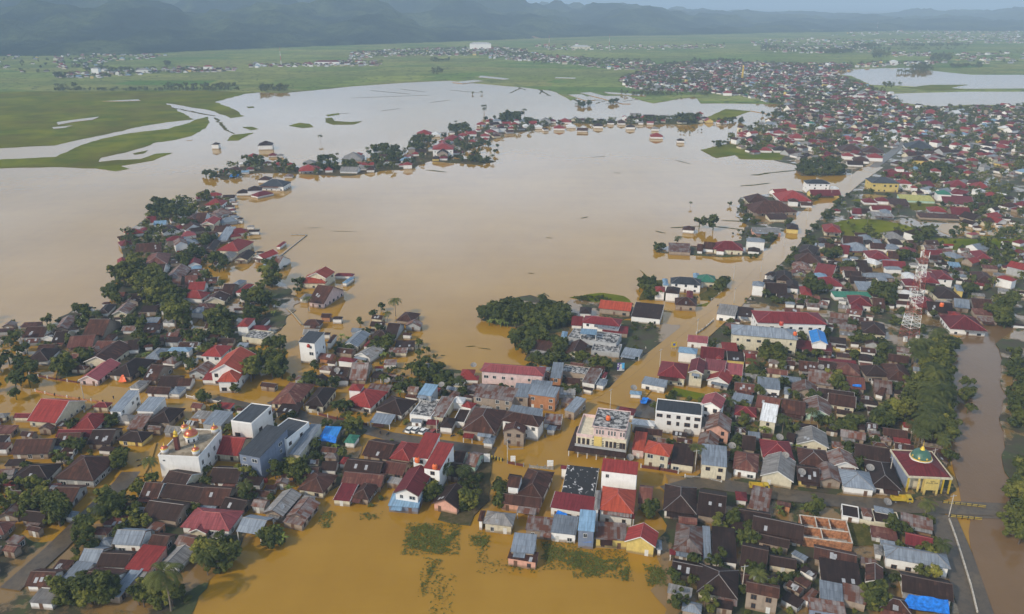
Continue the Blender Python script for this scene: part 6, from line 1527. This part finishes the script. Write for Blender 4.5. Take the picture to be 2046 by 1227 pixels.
def mk_palm(seed, nf=18):
    rg = random.Random(seed); c = MB()
    for f in range(nf):
        a = 2 * math.pi * f / nf * 1.0 + rg.uniform(-.15, .15); el = rg.uniform(.1, 1.05); L_ = rg.uniform(.36, .46); d = Vector((math.cos(a), math.sin(a), 0)); p = Vector((0, 0, .78)); pts = [p]
        for k in range(9): e = el - k * .24; p = p + (d * math.cos(e) + Vector((0, 0, math.sin(e)))) * L_ / 9; pts.append(p)
        s = Vector((-d.y, d.x, 0)); u = (rg.random(), rg.random())
        for k in range(1, 9):
            for sg in (-1, 1):
                for h_ in (0, .5):
                    q = pts[k].lerp(pts[k + 1], h_) if k < 9 else pts[k]; wl_ = .085 * math.sin(math.pi * (k + h_ + .6) / 10.4) + .015; fw = (pts[k + 1] - pts[k]).normalized()
                    tip = q + s * sg * wl_ + fw * .04 - Vector((0, 0, .030)); c.face([q, q + fw * .022, tip], 0, [u] * 3)
            c.face([pts[k - 1] + s * .004, pts[k] + s * .004, pts[k] - s * .004, pts[k - 1] - s * .004], 0, [u] * 4)
    t = MB(); t.bar((0, 0, -.12), (.015, 0, .3), .020, 0, 7, .015); t.bar((.015, 0, .3), (0, 0, .79), .015, 0, 7, .012); return c, t
PALMS = []
for i in range(3): c_, t_ = mk_palm(50 + i); PALMS.append((c_.mesh('palm_crown', M['palm']), t_.mesh('palm_trunk', M['pbark']), c_))
def mk_banana(seed):
    rg = random.Random(seed); c = MB()
    for f in range(9):
        a = rg.uniform(0, 6.28); el = rg.uniform(.7, 1.4); d = Vector((math.cos(a), math.sin(a), 0)); p = Vector((0, 0, .45)); pts = [p]; s = Vector((-d.y, d.x, 0)); u = (rg.random(), rg.random())
        for k in range(5): e = el - k * .42; p = p + (d * math.cos(e) + Vector((0, 0, math.sin(e)))) * .13; pts.append(p)
        w_ = [.01, .07, .085, .075, .05, .005]
        for k in range(5):
            for sg in (-1, 1): c.face([pts[k], pts[k + 1], pts[k + 1] + s * sg * w_[k + 1] + Vector((0, 0, .02)), pts[k] + s * sg * w_[k] + Vector((0, 0, .02))], 0, [u] * 4)
    t = MB(); t.bar((0, 0, -.15), (0, 0, .5), .05, 0, 7, .03); return c, t
BAN = []
for i in range(3): c_, t_ = mk_banana(60 + i); BAN.append((c_.mesh('banana_leaves', M['banana']), t_.mesh('banana_stem', M['banana']), c_))
def mk_bush(seed):
    rg = random.Random(seed); c = MB(); lob = [(rg.uniform(-.3, .3), rg.uniform(-.3, .3), rg.uniform(.2, .5), rg.uniform(.2, .35)) for _ in range(6)]; leaf_cloud(c, lob, 420, .06, .12, rg); return c
BUSH = [(mk_bush(i), None) for i in range(4)]; BUSHM = [(b[0].mesh('bush_foliage', M['leaf'] if i % 2 else M['leafd']), None, b[0]) for i, b in enumerate(BUSH)]
plants = []
rg = random.Random(11)
foot = [(b[0], b[1], b[2] / 2 + .3, b[3] / 2 + .3) for b in BUILD]
foot += [(P(385, 915), .5, 11, 13), (P(1205, 885), 0, 12, 10), (P(1655, 1080), 0, 12, 10), (P(1843, 1212), 0, 10, 6), (P(1845, 985), 0, 10, 5), (P(833, 866), 0, 8, 4), (P(1516, 980), 0, 5, 3), (P(1800, 1005), 0, 6, 3.5), (P(1240, 748), 0, 3, 3), (P(1818, 690), 0, 7, 9)]
def blocked(p, m=0.0):
    for c, a, hx, hy in foot:
        d = p - c
        if abs(d.x) + abs(d.y) > 60: continue
        ca, sa = math.cos(a), math.sin(a); lx, ly = d.x * ca + d.y * sa, -d.x * sa + d.y * ca
        if abs(lx) < hx + m and abs(ly) < hy + m: return True
    return False
for it in TR.replace('\n', ';').split(';'):
    k = it.split(); x, y, rx, ry, n_, kind, sz = float(k[0]), float(k[1]), float(k[2]), float(k[3]), int(k[4]), k[5], float(k[6])
    for i in range(n_):
        for tr_ in range(14):
            a, r_ = rg.uniform(0, 6.28), math.sqrt(rg.random()); q = P(x + rx * r_ * math.cos(a), y + ry * r_ * math.sin(a))
            if not blocked(q, -.6 if kind != 's' else 0) and not onroad(q, -1.5 + sz * .12): break
        else: continue
        kd = kind if kind != 'b' or rg.random() > .12 or sz < 6 else 's'; s = sz * rg.uniform(.72, 1.15) * .93; s = s if kd == kind else sz * .4
        plants.append([q, kd, s, rg.uniform(0, 6.28)])
# garden greenery between the houses of the town
TOWN = [(PX('1450 640;1860 650;1850 760;1880 900;1890 1010;1900 1227;1340 1227;1330 1000;1440 930;1440 730'), 300), (PX('1560 505;1740 340;1940 330;2046 400;1940 660;1500 600'), 260), (PX('-60 640;110 650;330 560;420 420;480 440;420 560;560 600;540 720;400 760;110 740;-60 740'), 190), (PX('110 860;280 830;600 800;960 860;960 1000;640 1020;420 1010;300 1100;110 1180'), 190), (PX('560 770;760 640;860 700;960 830;1180 760;1210 700;1060 690;1050 760;940 800;700 850'), 70),
        (PX('1280 830;1440 780;1440 940;1300 940'), 20)]
for pl, n_ in TOWN:
    xs, ys = [p[0] for p in pl], [p[1] for p in pl]; c0 = 0
    for _ in range(n_ * 6):
        x, y = rg.uniform(min(xs), max(xs)), rg.uniform(min(ys), max(ys))
        if not inpoly(x, y, pl): continue
        q = P(x, y)
        if blocked(q, .3) or onroad(q, 1.0): continue
        r_ = rg.random(); plants.append([q, 's' if r_ < .5 else ('b' if r_ < .86 else ('n' if r_ < .95 else 'p')), (rg.uniform(1.6, 3.2) if r_ < .5 else (rg.uniform(3.5, 6.5) if r_ < .86 else (3.6 if r_ < .95 else 8))), rg.uniform(0, 6.28)]); c0 += 1
        if c0 >= n_: break
KN = {'b': ('broadleaf_tree', 'tree', 'leafy green broadleaf tree'), 't': ('slender_tree', 'tree', 'slender round-crowned tree standing in open flood'), 'p': ('coconut_palm', 'palm', 'coconut palm with drooping fronds'), 'n': ('banana_plant', 'banana plant', 'bright green banana plant'), 's': ('bush', 'bush', 'low green bush'), 'r': ('round_bush', 'bush', 'clipped round dark bush')}
cnt = {}; LEFT = []
plants.sort(key=lambda p: -p[2] / PROJ(p[0])[2])
for q, kd, s, rz in plants:
    k2 = 'b' if kd == 't' else kd; cnt[k2] = cnt.get(k2, 0) + 1
    if cnt[k2] > 296: LEFT.append((q, kd, s, rz)); continue
    pr = {'b': TREES, 't': [LOLLY], 'p': PALMS, 'n': BAN, 's': BUSHM, 'r': BUSHM}[kd]; cr, tk, _ = pr[int(rz * 100) % len(pr)]
    nm, ct, tx = KN[kd]; r = None
    if tk:
        r = empty(nm, (q.x, q.y, 0), rz); o1 = obj('crown', cr, r, None, 0, (s, s, s)); obj('trunk', tk, r, None, 0, (s, s, s))
    else:
        r = obj(nm, cr, None, (q.x, q.y, -.1), rz, (s * .8, s * .8, s))
    lm = nearest(q); px, py, _ = PROJ(q); lx, ly = LMK[lm][:2]; side = ('right of' if px > lx else 'left of') if abs(px - lx) > abs(py - ly) else ('below' if py > ly else 'above')
    tag(r, f'{tx} {side} {LMK[lm][2]}', ct, f'{ct}s {side} {LMK[lm][2]}')
def join_stuff(name, items, mats, kind='stuff'):
    """items: (MB, location, scale, rz, material index)"""
    mb = MB()
    for src, q, s, rz, mi in items:
        ca, sa = math.cos(rz) * s, math.sin(rz) * s; n0 = len(mb.v); mb.v += [(q.x + x * ca - y * sa, q.y + x * sa + y * ca, q.z + z * s) for x, y, z in src.v]
        mb.f += [tuple(i + n0 for i in f) for f in src.f]; mb.m += [mi] * len(src.f); mb.uv += src.uv
    o = mb.build(name, mats); o['kind'] = kind; return o
def mini(seed, n, palm=False):
    rg = random.Random(seed); c = MB(); lob = [(rg.uniform(-.28, .28), rg.uniform(-.28, .28), rg.uniform(.35, .75), rg.uniform(.14, .24)) for _ in range(5)]; leaf_cloud(c, lob, n, .09, .16, rg); c.bar((0, 0, -.1), (0, 0, .6), .03, 0, 4); return c
MINI = [mini(i, 130) for i in range(5)]; MINI2 = [mini(20 + i, 46) for i in range(5)]
tuft = MB(); rg4 = random.Random(5)
for poly in WEEDS:
    xs, ys = [p.x for p in poly], [p.y for p in poly]; ar = abs(sum(poly[i].x * poly[i - 1].y - poly[i - 1].x * poly[i].y for i in range(len(poly)))) / 2; pl = [(p.x, p.y) for p in poly]
    for _ in range(min(14000, int(ar * 42))):
        x, y = rg4.uniform(min(xs) - .5, max(xs) + .5), rg4.uniform(min(ys) - .5, max(ys) + .5)
        if not inpoly(x, y, pl) and rg4.random() < .80: continue
        if noise.noise(Vector((x / 2.2, y / 2.2, 1))) + .5 * noise.noise(Vector((x / .8, y / .8, 5))) < -.48: continue
        s = rg4.uniform(.14, .42); a = Vector((rg4.gauss(0, 1), rg4.gauss(0, 1), rg4.uniform(-.3, .5))).normalized() * s; b_ = Vector((-a.y, a.x, rg4.uniform(0, .15))); q = Vector((x, y, rg4.uniform(.12, .35))); u = (rg4.random(), rg4.random()); tuft.face([q - a, q - b_ * .5, q + a, q + b_ * .5], 0, [u] * 4)
tag(tuft.build('weed_leaves', M['leaf']), 'leafy tufts of floating weed on the flood water', 'weed', None, 'stuff')
if LEFT: tag(join_stuff('smaller_trees', [(MINI[i % 5], p[0], p[2], p[3], i % 2) for i, p in enumerate(LEFT)], [M['leaf'], M['leafd']]), 'many smaller distant trees and bushes scattered through the flooded town', 'trees')
# ---------------- distant town and plain: houses and trees too many to count ----------------
def mini_house(mb, q, w, d, h, ang, typ, mi, wi, rise):
    ca, sa = math.cos(ang), math.sin(ang)
    def T(x, y, z): return (q.x + x * ca - y * sa, q.y + x * sa + y * ca, z)
    X, Y = w / 2, d / 2; wx, wy = X - .4, Y - .4
    for (a, b_) in (((-wx, -wy), (wx, -wy)), ((wx, -wy), (wx, wy)), ((wx, wy), (-wx, wy)), ((-wx, wy), (-wx, -wy))):
        zz = [h, h]; mb.face([T(*a, -.5), T(*b_, -.5), T(*b_, h), T(*a, h)], wi)
    if typ == 0:
        r = Y * rise
        for sg in (-1, 1): mb.face([T(-X, sg * Y, h), T(X, sg * Y, h), T(X, 0, h + r), T(-X, 0, h + r)][::-sg], mi, [(0, 0), (w, 0), (w, Y), (0, Y)][::-sg])
        for sg in (-1, 1): mb.face([T(sg * wx, -wy, h), T(sg * wx, wy, h), T(sg * wx, 0, h + r - .1)][::sg], wi)
    else:
        m_ = min(X, Y); r = m_ * rise; a, b_ = (-(X - m_), 0), (X - m_, 0)
        if Y > X: a, b_ = (0, -(Y - m_)), (0, Y - m_)
        A, B_ = T(*a, h + r), T(*b_, h + r)
        if X >= Y: fc = [[T(-X, -Y, h), T(X, -Y, h), B_, A], [T(X, -Y, h), T(X, Y, h), B_], [T(X, Y, h), T(-X, Y, h), A, B_], [T(-X, Y, h), T(-X, -Y, h), A]]
        else: fc = [[T(-X, -Y, h), T(X, -Y, h), A], [T(X, -Y, h), T(X, Y, h), B_, A], [T(X, Y, h), T(-X, Y, h), B_], [T(-X, Y, h), T(-X, -Y, h), A, B_]]
        for f in fc: mb.face(f, mi, [(0, 0), (w, 0), (w, Y), (0, Y)][:len(f)])
FM = ['db', 'br', 'rd', 'cr', 'gy', 'gb', 'rs', 'lb', 'pk', 'wh', 'gn']; FW = [22, 18, 17, 17, 7, 6, 6, 2, 4, 4, 1]
fmats = [RM[k] for k in FM] + [WM['w'], WM['c'], WM['y'], WM['g'], M['glass'], WM['t']]
hm = MB(); ft = []
placed = {}
def free(q, r):
    k = (int(q.x // 14), int(q.y // 14))
    for i in (-1, 0, 1):
        for j in (-1, 0, 1):
            for p in placed.get((k[0] + i, k[1] + j), ()):
                if (p - q).length < r: return False
    placed.setdefault(k, []).append(q); return True
for c, a, hx, hy in foot:
    k = (int(c.x // 14), int(c.y // 14)); placed.setdefault(k, []).append(c)
REG = [('440 352;505 322;600 336;700 334;800 312;850 300;900 280;960 258;1000 246;1100 246;1090 262;1010 268;960 290;900 318;860 326;800 340;740 344;640 350;560 348;500 348', 9.5, .38, .2, 160), ('1130 240;1200 243;1290 238;1400 234;1420 246;1290 250;1140 248', 11, .5, .1, 60), ('1450 280;1540 250;1560 300;1500 312', 11, .4, .4, 60), ('250 480;330 420;410 390;470 400;480 470;420 560;430 600;330 640;230 600', 8.5, .55, .4, 130),   # outline in the photograph, spacing m, tree share, houses on a street angle
 ('1240 158;1330 128;1420 124;1560 128;1700 132;1700 142;1640 148;1690 158;1730 175;1780 190;1800 214;1640 214;1560 212;1480 192;1400 186;1300 184;1250 175', 10.5, .34, .3, 2300),
 ('1560 216;1640 210;1800 214;1880 220;1960 214;2300 214;2400 340;2300 420;1900 330;1760 330;1700 300;1640 330;1600 320;1540 300;1500 296;1480 262;1540 245', 10.5, .42, .5, 2200),
 ('1700 300;1900 330;2046 400;2046 600;1960 640;1900 640;1800 600;1700 600;1600 560;1570 520;1640 480;1660 470;1840 470;1860 500;1935 500;1935 410;1850 400;1760 360', 10.5, .45, .5, 1000),
 ('960 104;1020 98;1100 112;1180 118;1300 124;1330 136;1240 142;1120 128;980 118', 14, .4, .1, 420), ('110 150;180 144;260 140;330 136;340 146;260 152;190 158;120 156', 16, .4, .1, 110), ('110 104;250 108;330 110;330 116;250 122;180 135;110 140', 16, .35, .1, 140), ('318 142;370 136;470 138;468 143;380 146;320 146', 14, .1, .1, 60),
 ('500 130;600 128;690 122;760 124;760 132;640 134;500 136', 15, .15, .1, 110), ('700 106;780 100;900 96;1000 96;1060 100;1000 110;900 112;760 114;700 122', 19, .3, .1, 330), ('1060 92;1180 90;1300 92;1450 88;1450 96;1300 100;1100 102', 24, .2, .1, 140), ('1500 82;1600 78;1760 80;1935 76;2100 74;2100 86;1935 88;1760 92;1600 90;1500 94', 19, .3, .1, 330),
 ('1840 70;1940 56;2100 50;2100 74;1940 76;1850 80', 22, .25, .1, 330), ('1520 96;1680 92;1740 96;1740 106;1640 108;1520 104', 15, .45, .1, 200), ('1780 106;1860 104;1860 114;1790 114', 14, .3, .1, 50), ('1900 108;2046 104;2100 130;1940 128;1900 120', 14, .3, .1, 90), ('1640 128;1830 124;1900 126;1830 134;1660 136', 14, .2, .1, 80), ('1640 70;1760 62;1900 60;1900 66;1700 74', 24, .1, .1, 60),
 ('-300 640;-60 640;-60 1060;-200 1060', 14, .4, .3, 120), ('-300 110;108 106;108 150;-300 150', 16, .4, .1, 150)]
for s_, sp_, tf, ag, nmax in REG:
    pl = PX(s_); xs, ys = [p[0] for p in pl], [p[1] for p in pl]; c0 = 0
    for _ in range(nmax * 14):
        y = min(ys) + (max(ys) - min(ys)) * rg.random() ** 1.0; x = rg.uniform(min(xs), max(xs))
        # sample evenly on the ground
        y0w, y1w = P(1023, max(ys)).y, P(1023, min(ys)).y; yw = rg.uniform(y0w, y1w); y = PROJ((0, yw, 0))[1]
        if not inpoly(x, y, pl): continue
        q = P(x, y); q.z = 0
        if yw > 500 and abs(x - 1740) < 0: continue
        if not free(q, sp_ * rg.uniform(.75, 1.1)) or blocked(q, 2.2 if yw > 380 else 4.5) or onroad(q, 6): continue
        gn_ = noise.noise(Vector((q.x / 90, q.y / 90, 4)))
        if rg.random() < tf + gn_ * .5:
            for _k in range(2): ft.append((MINI2[rg.randrange(5)], q + Vector((rg.uniform(-5, 5), rg.uniform(-5, 5), 0)), rg.uniform(5, 9.5), rg.uniform(0, 6), rg.randrange(2)))
        else:
            w = rg.uniform(6.5, 12.5); d = w * rg.uniform(.65, 1.05); two = rg.random() < .13; mi = rg.choices(range(11), FW)[0]; wi = 11 + rg.choices((0, 1, 2, 3, 5), (12, 4, .8, 4, 3))[0]
            a = ag + .35 * noise.noise(Vector((q.x / 160, q.y / 160, 0))) + rg.choice((0, math.pi / 2)) + rg.uniform(-.06, .06)
            mini_house(hm, q, w, d, (5.2 if two else 2.4), a, rg.random() < .55, mi, wi, rg.uniform(.42, .62))
            if rg.random() < .5: ft.append((MINI2[rg.randrange(5)], q + Vector((rg.choice((-1, 1)) * rg.uniform(6, 8), rg.uniform(-5, 5), 0)), rg.uniform(3.5, 7), rg.uniform(0, 6), rg.randrange(2)))
        c0 += 1
        if c0 >= nmax: break
for b in LATER: mini_house(hm, b[0], b[2], b[3], b[4], b[1], b[5] != 'g', FM.index(b[6]) if b[6] in FM else 0, 11 if b[7] != 'y' else 13, .5)
ho = hm.build('distant_houses', fmats); tag(ho, 'distant town of small red, brown and grey roofed houses beyond the flood', 'houses', None, 'stuff')
# tree lines across the plain and scattered flooded trees
for x0, y0, x1, y1, n_, s0, sp_ in ((110, 181, 480, 181, 150, 7, 4), (330, 172, 470, 178, 70, 9, 3), (520, 176, 575, 186, 34, 12, 3), (1700, 92, 1760, 96, 60, 14, 6), (1640, 106, 1700, 106, 60, 15, 6), (1745, 104, 1775, 118, 40, 18, 5), (1780, 92, 1935, 92, 120, 12, 5), (1860, 112, 1900, 124, 50, 14, 4), (1820, 134, 1860, 142, 40, 13, 4), (1795, 146, 1850, 148, 26, 9, 3), (1900, 132, 1960, 136, 40, 12, 4),
        (1380, 126, 1480, 122, 70, 10, 4), (1240, 186, 1420, 192, 90, 8, 4), (1530, 206, 1640, 204, 60, 8, 4), (1640, 210, 1800, 206, 80, 8, 5), (866, 140, 885, 150, 12, 12, 3), (860, 120, 900, 124, 20, 10, 3), (170, 144, 260, 140, 40, 12, 4), (110, 158, 130, 150, 16, 12, 3), (110, 178, 160, 172, 14, 8, 3), (1740, 98, 1935, 100, 60, 9, 4), (1520, 98, 1560, 94, 30, 12, 4), (700, 112, 1050, 104, 90, 10, 5), (1060, 122, 1300, 130, 60, 10, 4), (330, 132, 340, 128, 16, 11, 3), (1760, 168, 1800, 176, 20, 8, 4), (940, 190, 965, 188, 3, 6, 1)):
    for i in range(n_):
        q = P(x0 + (x1 - x0) * rg.random(), y0 + (y1 - y0) * rg.random() + rg.uniform(-1, 1) * sp_ * .35); q.z = 0; ft.append((MINI2[rg.randrange(5)], q, s0 * rg.uniform(.6, 1.1), rg.uniform(0, 6), rg.randrange(2)))
tag(join_stuff('distant_trees', ft, [M['leafd'], M['leaf']]), 'distant tree lines and garden trees of the plain beyond the flood', 'trees')
print('houses', len(ROOTS), 'later', len(LATER), 'plants', cnt, 'left', len(LEFT), 'far trees', len(ft), 'far faces', len(hm.f))
# a few larger far buildings standing on the plain
for px_, py_, w, d, h, rc, wc, lb_ in ((655, 130, 60, 16, 8, 'cr', 'w', 'long white school with red roof standing on the far green plain'), (417, 140, 20, 12, 8, 'rd', 'w', 'white two-storey house with pink-red roof on the far plain'), (288, 146, 26, 14, 7, 'gy', 'w', 'pale grey warehouse on the far plain left'), (960, 98, 70, 24, 16, 'wh', 'w', 'large pale block at the foot of the hills'), (1160, 98, 60, 20, 8, 'wh', 'c', 'long pale hall on the far plain right of centre'), (193, 148, 16, 12, 12, 'gy', 'w', 'white three-storey house among trees on the far left plain'), (1785, 130, 16, 12, 9, 'wh', 'w', 'small white block beside the far right lake')):
    c = P(px_, py_); r = make_building('far_building', c, 0, w, d, h, 'h', rc, wc, 0, random.Random(px_)); tag(r, lb_, 'building')
for px_, py_, h in ((562, 130, 42), (1097, 100, 46), (1217, 98, 46), (1752, 60, 60)):
    q = P(px_, py_); r = empty('far_mast', (q.x, q.y, 0)); tag(r, 'thin red and white mast on the far plain, %s' % {562: 'leftmost', 1097: 'second from left', 1217: 'third from left', 1752: 'rightmost'}[px_], 'mast', 'far masts')
    for i in range(4): mb = MB(); mb.bar((0, 0, h * i / 4), (0, 0, h * (i + 1) / 4), 1.0 - .2 * i, 0, 4, .8 - .2 * i); mb.build('mast_section', M['red'] if i % 2 else M['white'], r)
q = P(1483, 158); r = empty('minaret', (q.x, q.y, 0)); tag(r, 'golden orange minaret rising above the distant town', 'minaret'); mb = MB(); mb.lathe([(2.2, 0), (1.9, 16), (2.6, 16.2), (2.6, 17.5), (1.5, 17.7), (1.3, 22), (1.7, 23), (0, 27)], n=12); mb.build('shaft', M['gold'], r)
# ---------------- haze ----------------
hm_ = bpy.data.materials.new('haze'); hm_.use_nodes = True; n = hm_.node_tree.nodes; n.clear(); ou = n.new('ShaderNodeOutputMaterial'); pv = n.new('ShaderNodeVolumePrincipled'); pv.inputs['Color'].default_value = (.56, .77, 1.0, 1); pv.inputs['Density'].default_value = HAZE; pv.inputs['Anisotropy'].default_value = -.15
hm_.node_tree.links.new(pv.outputs[0], ou.inputs['Volume'])
mb = MB(); mb.box(-31000, -450, -3, 31000, 30500, 620, 0, True); hz = mb.build('haze', hm_); hz['kind'] = 'stuff'
